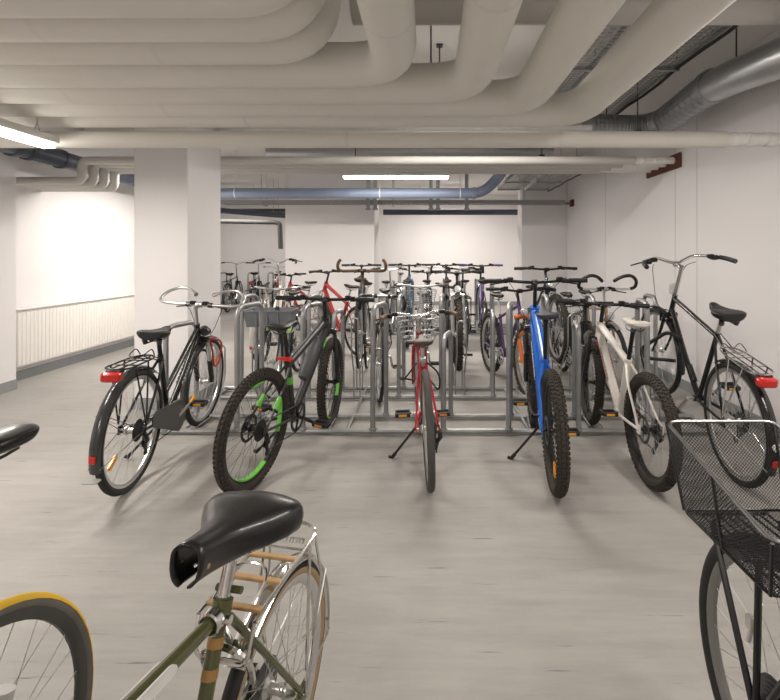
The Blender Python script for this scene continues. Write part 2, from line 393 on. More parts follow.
# spiral duct
d1 = MB().tube(fil([(-2.0, 4.72, 2.60), (1.62, 4.72, 2.60)], .1), .115, 24)
for k in range(26): d1.rev([(.115, -.004), (.119, 0), (.115, .004)], (-1.9 + k * .135, 4.72, 2.60), 'x', 24)
do = tag(d1.build('ventilation_duct', duct_m), 'silver spiral ventilation duct with a flexible bend at upper right', 'duct')
path = fil([(1.58, 4.72, 2.60), (2.22, 4.72, 2.58), (2.13, 3.62, 2.60)], .56, 14)
fm = []
flex = MB(); pts = []
for i in range(len(path) - 1):
    for t in range(3 if (path[i + 1] - path[i]).length < .08 else 16): pts.append(path[i].lerp(path[i + 1], t / (3 if (path[i + 1] - path[i]).length < .08 else 16)))
pts.append(path[-1])
flex.tube(pts, [.122 + (.004 if i % 2 else -.002) for i in range(len(pts))], 20); flex.build('flexible_bend', flex_m, do, ang=4)
d2 = MB().tube([(2.13, 3.64, 2.60), (2.12, 3.3, 2.57), (2.1, 2.7, 2.49), (2.1, .5, 2.49)], .118, 24)
for k in range(17): d2.rev([(.118, -.004), (.122, 0), (.118, .004)], (2.1, 2.7 - k * .14, 2.49), 'y', 24)
d2.build('duct_run', duct_m, do)
MB().rev([(.12, -.03), (.132, -.025), (.132, .025), (.12, .03)], (2.13, 3.6, 2.60), 'y', 24).build('duct_clamp', galv_m, do)
hb = MB()
for (x, y) in ((1.55, 4.72), (2.12, 3.3), (1.75, 4.7)): hb.tube([(x, y, 2.7), (x, y, ZC)], .006, 6)
hb.build('hanger_rod', steel_m, do)
pipe('ventilation_duct', 'pale galvanised duct glimpsed between front pipe and slim pipes', [(-2.0, 6.0, 2.64), (1.55, 6.0, 2.64)], .1, duct_m, cat='duct')
# cable trays: perforated base of strips and rungs
def tray(label, p0, p1, width, z, m=tray_m, along='y', pitch=.05, cable=None):
    t = thing('cable_tray', label, 'cable tray', (p0[0], p0[1], z), 'perforated cable trays')
    L = (p1[1] - p0[1]) if along == 'y' else (p1[0] - p0[0])
    def P(a, b, c): return (b, a, c) if along == 'y' else (a, b, c)
    def D(a, b, c): return (b, a, c) if along == 'y' else (a, b, c)
    mb = MB()
    ns = max(3, int(width / .055))
    for i in range(ns + 1):
        b = -width / 2 + width * i / ns
        mb.box(P(L / 2, b, 0), D(L, width / ns * .3, .002))
    k = int(L / pitch)
    for i in range(k + 1): mb.box(P(L * i / k, 0, 0), D(pitch * .3, width, .0022))
    mb.build('perforated_base', m, t, smooth=False)
    sm = MB()
    for s in (-1, 1):
        sm.box(P(L / 2, s * width / 2, .03), D(L, .002, .06))
    sm.build('side_flange', m, t, smooth=False)
    for f in (.12, .5, .88):
        hm = MB()
        for s in (-1, 1): hm.tube([P(L * f, s * (width / 2 + .015), -.01), P(L * f, s * (width / 2 + .015), ZC - z)], .005, 6)
        hm.box(P(L * f, 0, -.014), D(.03, width + .06, .02))
        hm.build('hanger', galv_m, t)
    if cable:
        for c in cable: MB().tube([P(L * i / 12, c + .012 * math.sin(i * 1.9), -.012 - .004 * math.sin(i)) for i in range(13)], .011, 6).build('power_cable', cable_m, t)
    return t
tray('wide perforated cable tray beside the spiral duct, black cable along its edge', (1.68, 1.9), (1.68, 5.6), .5, 2.80, cable=[.27, .262])
tray('narrow perforated cable tray seen between two thick overhead pipes', (1.12, 1.9), (1.12, 5.6), .34, 2.80)
tray('perforated cable tray left of the far pair at right', (1.36, 6.3), (1.36, 8.3), .32, 2.46)
tray('perforated cable tray right of the far pair, a black cable along it', (1.84, 6.3), (1.84, 8.3), .34, 2.46, cable=[.24])
tray('long perforated cable tray crossing the aisle in front of the piers', (-3.6, 8.44), (2.38, 8.44), .26, 2.24, along='x', pitch=.07)
tag(MB().box((2.45, 8.44, 2.26), (.14, .05, .03)).box((2.45, 8.44, 2.245), (.14, .03, .02)).build('steel_bracket', mat('rusty_steel', (.3, .2, .14), .7, .3)), 'short rusty steel bracket holding tray end at the wall', 'bracket')
tray('dark cable tray in far left bay above the distant bicycles', (-6.2, 10.4), (-2.9, 10.4), .3, 2.28, m=steel_m, along='x', pitch=.09)
pipe('drain_pipe', 'dark drain pipe slanting under far left ceiling', [(-6.6, 9.2, 2.42), (-3.2, 9.9, 2.18), (-2.75, 9.95, 2.16)], .055, darkpipe_m, .1)
pipe('conduit_pipe', 'grey pipe in far left bay that bends down beside the pier', [(-5.1, 11.4, 2.16), (-3.62, 11.4, 2.13), (-3.52, 11.4, 2.1), (-3.5, 11.4, 1.5)], .055, mat('grey_conduit', (.13, .13, .125), .6), .18)
# hangers with clips beneath the ceiling
rods = [(0.02, 3.3), (.09, 3.75), (.32, 3.8), (-.85, 5.62), (1.9, 4.35), (1.28, 5.4)]
for i, (x, y) in enumerate(rods):
    m = MB().tube([(x, y, 2.45 if i != 5 else 2.3), (x, y, ZC)], .006, 6).box((x, y, ZC - .008), (.05, .05, .012)).box((x, y, 2.46), (.06, .03, .02))
    tag(m.build('hanger_rod', steel_m), 'thin threaded hanger rod dropping from the ceiling between the pipes', 'rod', 'ceiling hanger rods')
for i, x in enumerate((-1.02, -.9, .05, .17, .66)):
    m = MB().box((x, 8.2, 2.55), (.06, .04, .8)).box((x, 8.2, 2.13), (.09, .07, .03))
    tag(m.build('hanger_profile', galv_m), 'slotted steel profile hanging from the ceiling and carrying the crosswise tray', 'bracket', 'slotted hanger profiles')

# ------------------------------------------------------------------ radiator
rt = thing('radiator', 'white ribbed panel radiator on left wall', 'radiator', (XL + .07, 6.15, 0))
m = MB(); m.rbox((0, 0, .46), (.05, 2.3, .60), .012, 1)
m.build('panel', rad_m, rt)
m = MB()
for k in range(44): m.rbox((.026, -1.12 + k * .052, .46), (.006, .036, .56), .01, 2)
m.build('ribs', rad_m, rt)
m = MB().box((0.0, 0, .768), (.09, 2.3, .012)); m.build('top_grille', rad_m, rt)
m = MB().tube(fil([(0, -1.19, .2), (0, -1.22, .2), (0, -1.22, .12), (-.07, -1.22, .12)], .02), .009, 8).ball((0, -1.19, .2), .02); m.build('valve', alu_m, rt)

# ------------------------------------------------------------------ bicycle builder
def lat(p, y): return V((p[0], p[1] + y, p[2]))
WM = {}
def wheel_meshes(r, tw, tyre, rim, spoke, knobs, det, disc, cass, hubm, tread):
    key = (r, tw, tyre.name, rim.name, spoke.name, knobs, det, disc, cass, hubm.name, tread.name if tread else None)
    if key in WM: return WM[key]
    n = 56 if det == 2 else (36 if det == 1 else 24)
    ro = r - (.006 if knobs else 0)
    rc = ro - tw / 2; rr = ro - tw * .92
    res = {}
    np_ = 10
    res['tyre'] = MB().rev([(rc + tw / 2 * math.cos(2 * PI * j / np_), tw / 2 * math.sin(2 * PI * j / np_)) for j in range(np_)], n=n, closed_prof=True)
    if knobs and det >= 1:
        kn = int(2 * PI * r / (.028 if det == 2 else .05)); t = res['tyre']
        for i in range(kn):
            a = 2 * PI * i / kn
            for (rowa, off) in ((0, 0), (38, .5), (-38, .5), (72, 0), (-72, 0)):
                aa = a + off * 2 * PI / kn; ph = math.radians(rowa)
                Rr = rc + (tw / 2 + .001) * math.cos(ph); yy = (tw / 2 + .001) * math.sin(ph)
                M = Matrix.Rotation(-aa, 3, 'Y') @ Matrix.Rotation(ph, 3, 'Z')
                t.box((Rr * math.cos(aa), yy, Rr * math.sin(aa)), (.011, .013 if rowa else .016, .014), M)
    if tread is not None:
        pr = [(rc + (tw / 2 + .0012) * math.cos(math.radians(d)), (tw / 2 + .0012) * math.sin(math.radians(d))) for d in (-72, -36, 0, 36, 72)]
        pr += [(rc + (tw / 2 - .001) * math.cos(math.radians(d)), (tw / 2 - .001) * math.sin(math.radians(d))) for d in (72, 36, 0, -36, -72)]
        res['tread'] = MB().rev(pr, n=n, closed_prof=True)
    wrim = min(tw * .36, .012); rd = .02 if not disc else .016
    res['rim'] = MB().rev([(rr + .006, -wrim), (rr - rd * .5, -wrim), (rr - rd, -wrim * .4), (rr - rd, wrim * .4), (rr - rd * .5, wrim), (rr + .006, wrim)], n=n, closed_prof=True)
    sp = MB(); ns = 32 if det == 2 else (28 if det == 1 else 16)
    for i in range(ns):
        a = 2 * PI * (i + .5) / ns; sd = 1 if i % 2 else -1; tw_ = math.radians(55) * (1 if (i // 2) % 2 else -1)
        hr = .022
        sp.tube([(hr * math.cos(a + tw_), sd * .028, hr * math.sin(a + tw_)), ((rr - rd) * math.cos(a), sd * .002, (rr - rd) * math.sin(a))], .0011 if det == 2 else .0014, 3, cap=False)
    if det == 2:
        sp.tube([((rr - rd) * math.cos(1.2), 0, (rr - rd) * math.sin(1.2)), ((rr - rd - .04) * math.cos(1.2), 0, (rr - rd - .04) * math.sin(1.2))], .003, 5)
    res['spokes'] = sp
    hb = MB().rev([(1e-4, -.065), (.006, -.065), (.006, -.05), (.016, -.042), (.026, -.032), (.026, -.026), (.015, -.018), (.013, 0), (.015, .018), (.026, .026), (.026, .032), (.016, .042), (.006, .05), (.006, .065), (1e-4, .065)], n=14)
    res['hub'] = hb
    if disc: res['brake_disc'] = MB().disc((0, .04, 0), .08, .003, n=24, inner=.062).box((0, .04, 0), (.13, .003, .01)).box((0, .04, 0), (.01, .003, .13))
    if cass:
        c = MB()
        for k in range(6 if det == 2 else 3): c.disc((0, -.032 - .0045 * k * (1 if det == 2 else 2), 0), .062 - .007 * k * (1 if det == 2 else 2), .003, n=20)
        res['cassette'] = c
    mm = {'tyre': tyre, 'rim': rim, 'spokes': spoke, 'hub': hubm, 'brake_disc': steel_m, 'cassette': steel_m, 'tread': tread}
    WM[key] = {k: v.mesh(k, mm[k]) for k, v in res.items()}
    return WM[key]
def add_wheel(root, M, meshes, refl=None, r=.34):
    wo = bpy.data.objects.new('wheel', meshes['rim']); COL.objects.link(wo); wo.parent = root; wo.matrix_basis = M
    for k in meshes:
        if k == 'rim': continue
        c = bpy.data.objects.new(k, meshes[k]); COL.objects.link(c); c.parent = wo
    if refl:
        for a in refl:
            p = V((.62 * r * math.cos(a), .004, .62 * r * math.sin(a)))
            Mr = Matrix.Rotation(-a, 3, 'Y')
            MB().box(p, (.07, .012, .03), Mr).box(p, (.085, .008, .018), Mr).build('reflector', orangelens_m, wo)
    return wo
def saddle_mesh(style):
    # nose +x
    if style == 'leather':
        X = [(-.135, .040, -.016), (-.130, .072, -.006), (-.114, .096, .006), (-.085, .105, .013), (-.05, .097, .012), (-.015, .074, .007), (.02, .050, .003), (.06, .033, .002), (.10, .026, .004), (.13, .025, .005), (.145, .0255, .004)]
        R = []
        for (x, wd, z) in X:
            f = min(1, max(0, (x + .02) / .10)); dr = .040 + .006 * f + (.0 if x > -.1 else -.012); ring = []
            for k in range(25):
                a = (k - 12) / 12
                if abs(a) < .5:
                    t = a / .5; y = wd * math.sin(t * PI / 2 * .97); zz = z + (.022 - .004 * f) * math.cos(t * PI / 2)
                else:
                    t = (abs(a) - .5) / .5
                    y = math.copysign(wd * (1 + .05 * math.sin(t * PI) - (.08 + .62 * f) * t ** 2.2), a); zz = z - dr * math.sin(t * PI / 2 * (1 - .05 * f))
                ring.append((x, y, zz))
            R.append(ring)
        return MB().rings(R, cap=False, close=False)
    W = {'sport': [(-.135, .030), (-.13, .05), (-.11, .068), (-.07, .070), (-.03, .052), (.01, .034), (.06, .024), (.11, .021), (.135, .018), (.145, .010)],
         'city': [(-.125, .05), (-.12, .075), (-.095, .095), (-.05, .098), (-.01, .078), (.03, .048), (.07, .032), (.105, .027), (.125, .022), (.132, .012)]}[style]
    R = []
    for (x, wd) in W:
        th = .040 if style == 'sport' else .06
        e = .55 if (x < -.128 or x > .13) else 1
        zt = .012 * (1 if x < -.04 else .2) + (.006 if x > .1 else 0)
        ring = []
        for k in range(14):
            a = 2 * PI * k / 14
            y = wd * math.copysign(abs(math.cos(a)) ** .75, math.cos(a)); s = math.sin(a)
            dip = -.006 if (style == 'city' and abs(math.cos(a)) < .3 and x < .02 and s > 0) else 0
            zz = zt + dip + ((.016 * e) * abs(s) ** .8 if s > 0 else -(th * .7 * e) * abs(s) ** .6)
            ring.append((x, y * (.93 if s < -.2 else 1), zz))
        R.append(ring)
    return MB().rings(R)
def bars(kind, hw, rise, tilt=0):
    """half bar path on +y, x forward"""
    k = kind
    if k in ('flat', 'barends'): p = [(0, 0, 0), (0, .08, rise * .2), (-.02, hw * .55, rise), (-.045, hw, rise)]
    elif k == 'riser': p = [(0, 0, 0), (.0, .05, 0), (.01, .12, rise), (-.02, hw * .6, rise), (-.06, hw, rise)]
    elif k == 'swept': p = [(0, 0, 0), (.02, .06, rise * .4), (.03, .13, rise), (-.02, hw * .75, rise), (-.10, hw * .95, rise * .9), (-.19, hw, rise * .75)]
    elif k == 'loop': p = [(0, 0, 0), (0, hw * .8, 0), (.03, hw, 0), (.12, hw * .98, .012), (.19, hw * .72, .022), (.17, hw * .42, .022), (.10, hw * .2, .02)]
    elif k == 'drop': p = [(0, 0, 0), (0, hw * .9, 0), (.06, hw, -.005), (.1, hw, -.03), (.09, hw, -.09), (.03, hw, -.13), (-.05, hw, -.135)]
    elif k == 'bull': p = [(0, 0, 0), (0, hw * .85, -.005), (.03, hw, 0), (.07, hw * 1.04, .03), (.09, hw * 1.0, .07), (.09, hw * .9, .10)]
    c, s = math.cos(tilt), math.sin(tilt)
    return [V((x * c - z * s, y, x * s + z * c)) for (x, y, z) in p]
def arc_strip(mb, c, R, wd, a0, a1, n=22, arch=.012, th=.003, tail=0):
    rings = []
    for i in range(n + 1):
        a = a0 + (a1 - a0) * i / n; ring = []
        for (q, ro) in [(t, 0) for t in (-1, -.6, 0, .6, 1)] + [(t, -th) for t in (1, .6, 0, -.6, -1)]:
            rr = R + arch * (1 - q * q) - arch + ro
            ring.append(V((c[0] + rr * math.cos(a), c[1] + q * wd / 2, c[2] + rr * math.sin(a))))
        rings.append(ring)
    return mb.rings(rings)

DEF = dict(r=.34, tw=.04, tyre=rubber_m, rim=alu_m, spoke=spoke_m, hub=alu_m, knobs=False, tread=None, wb=1.06, cs=.44, bbh=.28, st=.52, sta=72, ha=71,
           fl=.40, htl=.13, frame='diamond', fm=blackf_m, forkm=None, fork='rigid', bar='flat', bw=.31, rise=.02, btilt=0, bh=1.02, stem=.07, barm=alu_m, stemm=None,
           grip=black_m, gripl=.13, sh=.95, saddle='sport', sm=saddle_m, spm=alu_m, stilt=0, disc=False, crank=0.9, ringm=alu_m, guard=None, pedal=black_m,
           fender=None, rack=None, light=None, flight=False, stand=None, det=1, refl=None, refl_f=None, levers=True, basket=None, dt=.018, decal=None, dmat=decal_m, cass=True, slats=None, rackz=.055, rackx=(-.27, .13), levm=blackmet_m, crankm=alu_m)
def bike(name, label, rear, front, lift=0.0, lean=0.0, steer=0.0, group=None, extra=None, **kw):
    P = dict(DEF); P.update(kw); r = P['r']; wb = P['wb']; det = P['det']
    root = thing(name, label, 'bicycle', (0, 0, 0), group)
    d = V((front[0] - rear[0], front[1] - rear[1], 0)); yaw = math.atan2(d.y, d.x); pitch = math.asin(max(-.5, min(.5, lift / wb)))
    ln = math.radians(lean)
    M = Matrix.Translation((rear[0], rear[1], 0)) @ Matrix.Rotation(yaw, 4, 'Z') @ Matrix.Rotation(-pitch, 4, 'Y') @ Matrix.Rotation(ln, 4, 'X')
    root.matrix_basis = M
    root.location.z += r * (1 - math.cos(pitch) * math.cos(ln)) - P['tw'] / 2 * (1 - math.cos(ln)) * 0
    nt = 10 if det == 2 else (8 if det == 1 else 6)
    R = V((0, 0, r)); F = V((wb, 0, r))
    BB = V((math.sqrt(P['cs'] ** 2 - (r - P['bbh']) ** 2), 0, P['bbh']))
    sa = math.radians(P['sta']); u = V((-math.cos(sa), 0, math.sin(sa)))
    ha = math.radians(P['ha']); a = V((-math.cos(ha), 0, math.sin(ha))); nf = V((math.sin(ha), 0, math.cos(ha)))
    HB = F - nf * .045 + a * P['fl']; HT = HB + a * P['htl']
    SC = BB + u * P['st']
    SP = BB + u * ((P['sh'] - .045 - BB.z) / math.sin(sa))
    # ---- frame
    fm = P['fm']; mb = MB(); dt = P['dt']
    mb.tube([HB - a * .006, HB + a * .01, HT - a * .01, HT + a * .006], [dt * 1.12, dt * 1.02, dt * 1.02, dt * 1.12], nt)
    mb.tube([BB, SC + u * .008], min(dt, .026) * .88, nt)
    ft = P['frame']
    mb.tube([HB + a * .03, HB.lerp(BB, .5), BB], [dt, dt * 1.1, dt], nt)
    if ft == 'diamond': mb.tube([HT - a * .025, SC - u * .02], [dt * .95, dt * .8], nt)
    elif ft == 'step':
        q = BB + u * .17; mb.tube([HB + a * .085, q], [dt, dt * .95], nt)
    elif ft == 'low':
        q = BB + u * .10; mid = (HB + a * .07).lerp(q, .55) + V((0, 0, -.05)); mb.tube(fil([HB + a * .07, mid, q], .2, 6), dt * .9, nt)
    mb.tube([lat(BB, -.036), lat(BB, .036)], dt * 1.15, nt)
    for s in (-1, 1):
        mb.tube(fil([lat(BB, s * .02), BB.lerp(R, .35) + V((0, s * (P['tw'] / 2 + .018), 0)), lat(R, s * .066)], .08, 3), [.011] * 4 + [.009] * 2, 6)
        top = SC - u * .02 if ft != 'step' else BB + u * max(P['st'] - .02, .2)
        mb.tube(fil([lat(top, s * .012), top.lerp(R, .3) + V((0, s * (P['tw'] / 2 + .016), 0)), lat(R, s * .066)], .08, 3), [.0085] * 4 + [.0075] * 2, 6)
        mb.box(lat(R, s * .066), (.04, .006, .05))
    fo = mb.build('frame', fm, root)
    if P['decal'] == 'band':
        for t in (.84, .72): MB().tube([BB + u * (P['st'] * t - .009), BB + u * (P['st'] * t + .009)], dt * .88 + .0012, nt).build('colour_band', orange_m, fo)
    elif P['decal']:
        dm = P['dmat']; A = HB + a * .03; D = (BB - A).normalized(); Nn = D.cross(V((0, 1, 0))).normalized()
        LL = (BB - A).length
        for s in (-1, 1):
            x = .22 * LL; mk = MB(); x00 = x; Mx = Matrix((D, V((0, 1, 0)), Nn)).transposed()
            for i in range(9):
                L1 = random.choice((.018, .024, .014))
                mk.box(A + D * (x + L1 / 2) + V((0, s * dt * 1.08, 0)), (L1, .003, dt * .95), Mx); x += L1 + .012
            mk.box(A + D * ((x + x00) / 2) + Nn * dt * .4 + V((0, s * dt * 1.06, 0)), (x - x00, .003, dt * .15), Mx)
            mk.build('frame_decal', dm, fo)
    # ---- steering assembly
    MS = Matrix.Translation(HB) @ Matrix.Rotation(math.radians(steer), 4, a) @ Matrix.Translation(-HB)
    fk = MB(); fc = fk; fkm = P['forkm'] or fm; hw = max(.05, P['tw'] / 2 + .022)
    if P['fork'] == 'rigid':
        for s in (-1, 1):
            fk.tube(fil([lat(HB - a * .02, s * hw * .85), HB - a * (P['fl'] * .55) + V((0, s * hw * 1.05, 0)), lat(F, s * .052)], .2, 5), [.013] * 2 + [.012] * 2 + [.010] * 4, nt)
        fk.tube([lat(HB - a * .02, -hw * .87), lat(HB - a * .012, 0), lat(HB - a * .02, hw * .87)], .014, nt)
    else:
        off = nf * .045
        for s in (-1, 1):
            lo = F + V((0, s * (hw + .006), 0)); up = HB - a * .02 + off * .55 + V((0, s * (hw + .006), 0))
            midp = lo.lerp(up, .52)
            fk.tube([lo, lo.lerp(up, .1), midp], [.014, .02, .0195], nt)
        c1 = HB - a * .02 + off * .55; fc = MB()
        fc.tube([lat(c1, -hw - .02), c1 + V((0, 0, .012)), lat(c1, hw + .02)], [.019, .022, .019], nt)
        ar = F.lerp(c1, .56)
        fk.tube(fil([lat(ar, -hw - .006), ar + V((.02, -hw * .5, .06)), ar + V((.02, hw * .5, .06)), lat(ar, hw + .006)], .04, 3), .011, 6)
    fc.tube([HB - a * .03, HB + a * .01], dt * 1.0, nt)
    fko = fk.build('fork', fkm, root, mw=MS)
    if fc is not fk: fc.build('fork_crown', fkm, fko)
    if P['fork'] != 'rigid':
        for s in (-1, 1):
            lo = F + V((0, s * (hw + .006), 0)); up = HB - a * .02 + nf * .045 * .55 + V((0, s * (hw + .006), 0)); MB().tube([lo.lerp(up, .5), up], .0145, nt).build('stanchion', steel_m if P['fork'] == 'dark' else alu_m, fko)
    wm = wheel_meshes(r, P['tw'], P['tyre'], P['rim'], P['spoke'], P['knobs'], det, P['disc'], False, P['hub'], P['tread'])
    wmr = wheel_meshes(r, P['tw'], P['tyre'], P['rim'], P['spoke'], P['knobs'], det, P['disc'], P['cass'], P['hub'], P['tread'])
    rot = Matrix.Rotation(random.random() * 6, 4, 'Y')
    add_wheel(root, Matrix.Translation(R), wmr, P['refl'], r)
    add_wheel(root, MS @ Matrix.Translation(F), wm, P['refl_f'], r)
    # handlebar
    ext = (P['bh'] - HT.z) / math.sin(ha); BC = HT + a * ext + V((P['stem'], 0, 0))
    q = HT + a * (ext - .02)
    so = MB().tube([HT - a * .01, HT + a * max(ext, .02)], .0145, nt).tube([q, BC], .015, nt).tube([lat(BC, -.022), lat(BC, .022)], .021, nt).build('stem', P['stemm'] or P['barm'], root, mw=MS)
    bp_ = fil(bars(P['bar'], P['bw'], P['rise'], P['btilt']), .05, 4); full = [V((p.x, -p.y, p.z)) for p in bp_[::-1]][:-1] + bp_
    ho = MB().tube([BC + p for p in full], .0115, nt).build('handlebar', P['barm'], root, mw=MS)
    # grip on last stretch
    for s in (-1, 1):
        acc = 0; g = [bp_[-1]]
        for i in range(len(bp_) - 2, -1, -1):
            seg = (bp_[i] - g[-1]).length
            if acc + seg > P['gripl']:
                g.append(g[-1].lerp(bp_[i], (P['gripl'] - acc) / max(seg, 1e-6))); break
            g.append(bp_[i]); acc += seg
        MB().tube([BC + V((p.x, s * p.y, p.z)) for p in g], .0165, nt).build('grip', P['grip'], ho)
        if P['levers'] and det >= 1:
            e = g[-1] if P['bar'] != 'loop' else V((0, P['bw'] * .36, 0)); e = V((e.x, s * e.y, e.z)); cl = e + V((.0, -s * .03, 0))
            lv = MB().tube([BC + cl - V((0, s * .015, 0)), BC + cl + V((0, s * .015, 0))], .019, 8)
            lv.box(BC + cl + V((.025, 0, -.008)), (.045, .03, .022))
            lv.tube(fil([BC + cl + V((.04, 0, -.01)), BC + cl + V((.065, s * .03, -.018)), BC + cl + V((.05, s * .11, -.03))], .03, 3), [.006, .006, .006, .0055, .0055, .005][:6], 6)
            if P['bar'] not in ('drop', 'bull'): lv.rbox(BC + cl + V((.0, -s * .035, .012)), (.035, .045, .028), .008, 2)
            lv.build('brake_lever', P['levm'], ho)
        if P['bar'] == 'barends':
            e = bp_[-1]; e = V((e.x, s * (e.y - .01), e.z))
            MB().tube(fil([BC + e, BC + e + V((.05, 0, .03)), BC + e + V((.11, -s * .015, .05))], .03, 3), .012, nt).build('bar_end', P['grip'], ho)
    if det == 2:
        cb = MB()
        for s in (-1, 1):
            p0 = BC + V((.03, s * P['bw'] * .5, .0))
            cb.tube(fil([p0, p0 + V((.09, -s * .03, -.04)), HB + V((.12, s * .06, .04)), HB + V((.03, s * .03, -.02))], .1, 6), .0025, 5)
        cb.build('brake_cable', cable_m, root, mw=MS)
    # saddle
    so_ = Matrix.Translation(SP + V((0, 0, .045))) @ Matrix.Rotation(math.radians(-P['stilt']), 4, 'Y')
    MB().tube([SC - u * .05, SP], .0135, nt).tube([SP - u * .008, SP + V((0, 0, .006))], .017, 8).build('seatpost', P['spm'], root)
    sd = saddle_mesh(P['saddle']).build('saddle', P['sm'], root, mw=so_, ang=70)
    if P['saddle'] == 'leather':
        sd.modifiers.new('thick', 'SOLIDIFY').thickness = .0045; sd.modifiers[0].offset = -1
        for (x, y, z) in ((-.100, .1045, -.008), (-.100, -.1045, -.008), (.118, .0275, -.018), (.118, -.0275, -.018)):
            MB().ball((x, y, z), .006, 8, (1, .6, 1)).build('rivet', brass_m, sd)
        bk = MB()
        arcp = [V((-.10 - .0 * t, .06 * math.cos(PI * t / 8), -.045 + .0 * t)) for t in range(9)]
        bk.tube([(-.11, -.06, -.03), (-.125, 0, -.03), (-.11, .06, -.03)], .004, 6)
        for s in (-1, 1):
            bk.tube(fil([(-.118, s * .05, -.03), (-.1, s * .045, -.04), (.02, s * .022, -.04), (.10, s * .010, -.03)], .03, 4), .0035, 6)
        bk.build('saddle_rails', chrome_m, sd)
    else:
        if det >= 1:
            m = sd.modifiers.new('smooth', 'SUBSURF'); m.levels = 1; m.render_levels = 2 if det == 2 else 1
        rl = MB()
        for s in (-1, 1): rl.tube(fil([(-.10, s * .03, -.02), (-.06, s * .022, -.045), (.05, s * .022, -.045), (.10, s * .01, -.015)], .03, 3), .0035, 5)
        if P['saddle'] == 'city' and det == 2:
            for s in (-1, 1): rl.tube([(-.085, s * .045, -.03), (-.075, s * .04, -.058)], .015, 8)
            rl.tube([(-.075, -.04, -.058), (-.03, -.02, -.05), (-.03, .02, -.05), (-.075, .04, -.058)], .005, 6)
        rl.build('saddle_rails', steel_m, sd)
    # cranks
    ck = MB(); cy = -.05; cr = .095 if det else .09
    ca = P['crank']
    ck.disc((BB.x, cy + .008, BB.z), cr, .004, n=28, inner=cr * .78)
    for k in range(5):
        an = ca + 2 * PI * k / 5; ck.tube([lat(BB, cy + .008), lat(BB, cy + .008) + V((math.cos(an), 0, math.sin(an))) * cr * .85], .007, 5)
    ck.tube([lat(BB, -.075), lat(BB, .07)], .012, 8)
    cko = ck.build('crankset', P['ringm'], root)
    for s in (-1, 1):
        an = ca if s < 0 else ca + PI; e = BB + V((math.cos(an), 0, math.sin(an))) * .168
        MB().tube([lat(BB, s * .07), lat(e, s * .085)], [.013, .010], 8).build('crank_arm', P['crankm'], cko)
        pd = MB(); c = lat(e, s * .14)
        pd.tube([lat(e, s * .085), lat(e, s * .185)], .007, 6)
        for k in (-1, 1): pd.rbox(c + V((k * .034, 0, 0)), (.016, .095, .026), .005, 1)
        for k in (-1, 1): pd.box(c + V((0, k * .044, 0)), (.07, .008, .022))
        po = pd.build('pedal', P['pedal'], cko)
        if det == 2:
            for k in (-1, 1): MB().box(c + V((k * .0425, 0, 0)), (.003, .05, .014)).build('reflector', orangelens_m, po)
    # chain, derailleur
    ch = MB(); cy2 = -.046
    ch.tube([lat(BB, cy2) + V((-.02, 0, cr * .96)), lat(R, cy2) + V((.01, 0, .045))], .0045, 4)
    if P['cass']: ch.tube([lat(BB, cy2) + V((-.02, 0, -cr * .96)), R + V((.06, cy2, -.14)), R + V((.035, cy2, -.10)), R + V((.03, cy2, -.045))], .0045, 4)
    else: ch.tube([lat(BB, cy2) + V((-.02, 0, -cr * .96)), lat(R, cy2) + V((.01, 0, -.045))], .0045, 4)
    ch.build('chain', steel_m, root)
    if P['cass'] and det >= 1:
        dm = MB().tube([R + V((.0, -.07, -.02)), R + V((.02, -.075, -.06)), R + V((.035, -.058, -.09)), R + V((.065, -.05, -.15))], [.013, .014, .012, .008], 6)
        for (x, z) in ((.035, -.09), (.065, -.15)): dm.disc(R + V((x, -.05, z)), .02, .008, n=12)
        dm.build('derailleur', blackmet_m, root)
    if P['guard']:
        gm = MB(); ring = []
        for i in range(15): t = PI / 2 - PI * i / 14; ring.append((BB.x + .104 * math.cos(t), BB.z + .104 * math.sin(t)))
        for i in range(7): t = -PI / 2 - PI * i / 6; ring.append((R.x + .12 + .045 * math.cos(t), R.z + .02 + .05 * math.sin(t)))
        gm.rings([[(x, -.078, z) for (x, z) in ring], [(x, -.07, z) for (x, z) in ring]])
        fixn(gm.build('chain_guard', P['guard'], root))
    # brakes
    if not P['disc'] and det >= 1:
        bk = MB(); c = F - nf * .03 + a * (r + .015 - .02)
        for s in (-1, 1): bk.tube([F + a * (r - .05) + V((.02, s * .03, 0)), F + a * (r + .03) + V((.03, s * .035, 0))], .008, 6)
        bk.tube([F + a * (r + .03) + V((.03, -.035, 0)), F + a * (r + .035) + V((.035, 0, .012)), F + a * (r + .03) + V((.03, .035, 0))], .004, 5)
        bk.build('front_brake', blackmet_m, root, mw=MS)
    # fenders
    if P['fender']:
        g = MB(); arc_strip(g, R, r + .022, P['tw'] + .014, math.radians(48), math.radians(196)); ff = g.build('mudguard', P['fender'], root)
        g = MB(); ysd = P['tw'] / 2 + .016
        for s in (-1, 1):
            for an in (150, 192): g.tube([lat(R, s * .066), R + V(((r + .016) * math.cos(math.radians(an)), s * (P['tw'] / 2 + .006), (r + .016) * math.sin(math.radians(an))))], .0022, 5)
        g.build('mudguard_stay', alu_m if P['fender'] != fenderd_m else steel_m, ff)
        g = MB(); arc_strip(g, F, r + .020, P['tw'] + .012, math.radians(62), math.radians(188)); g.build('mudguard', P['fender'], root, mw=MS)
        if P['light']:
            MB().rbox(R + V(((r + .028) * math.cos(math.radians(183)), 0, (r + .028) * math.sin(math.radians(183)))), (.012, .03, .035), .004, 0).build('reflector', redlens_m, ff)
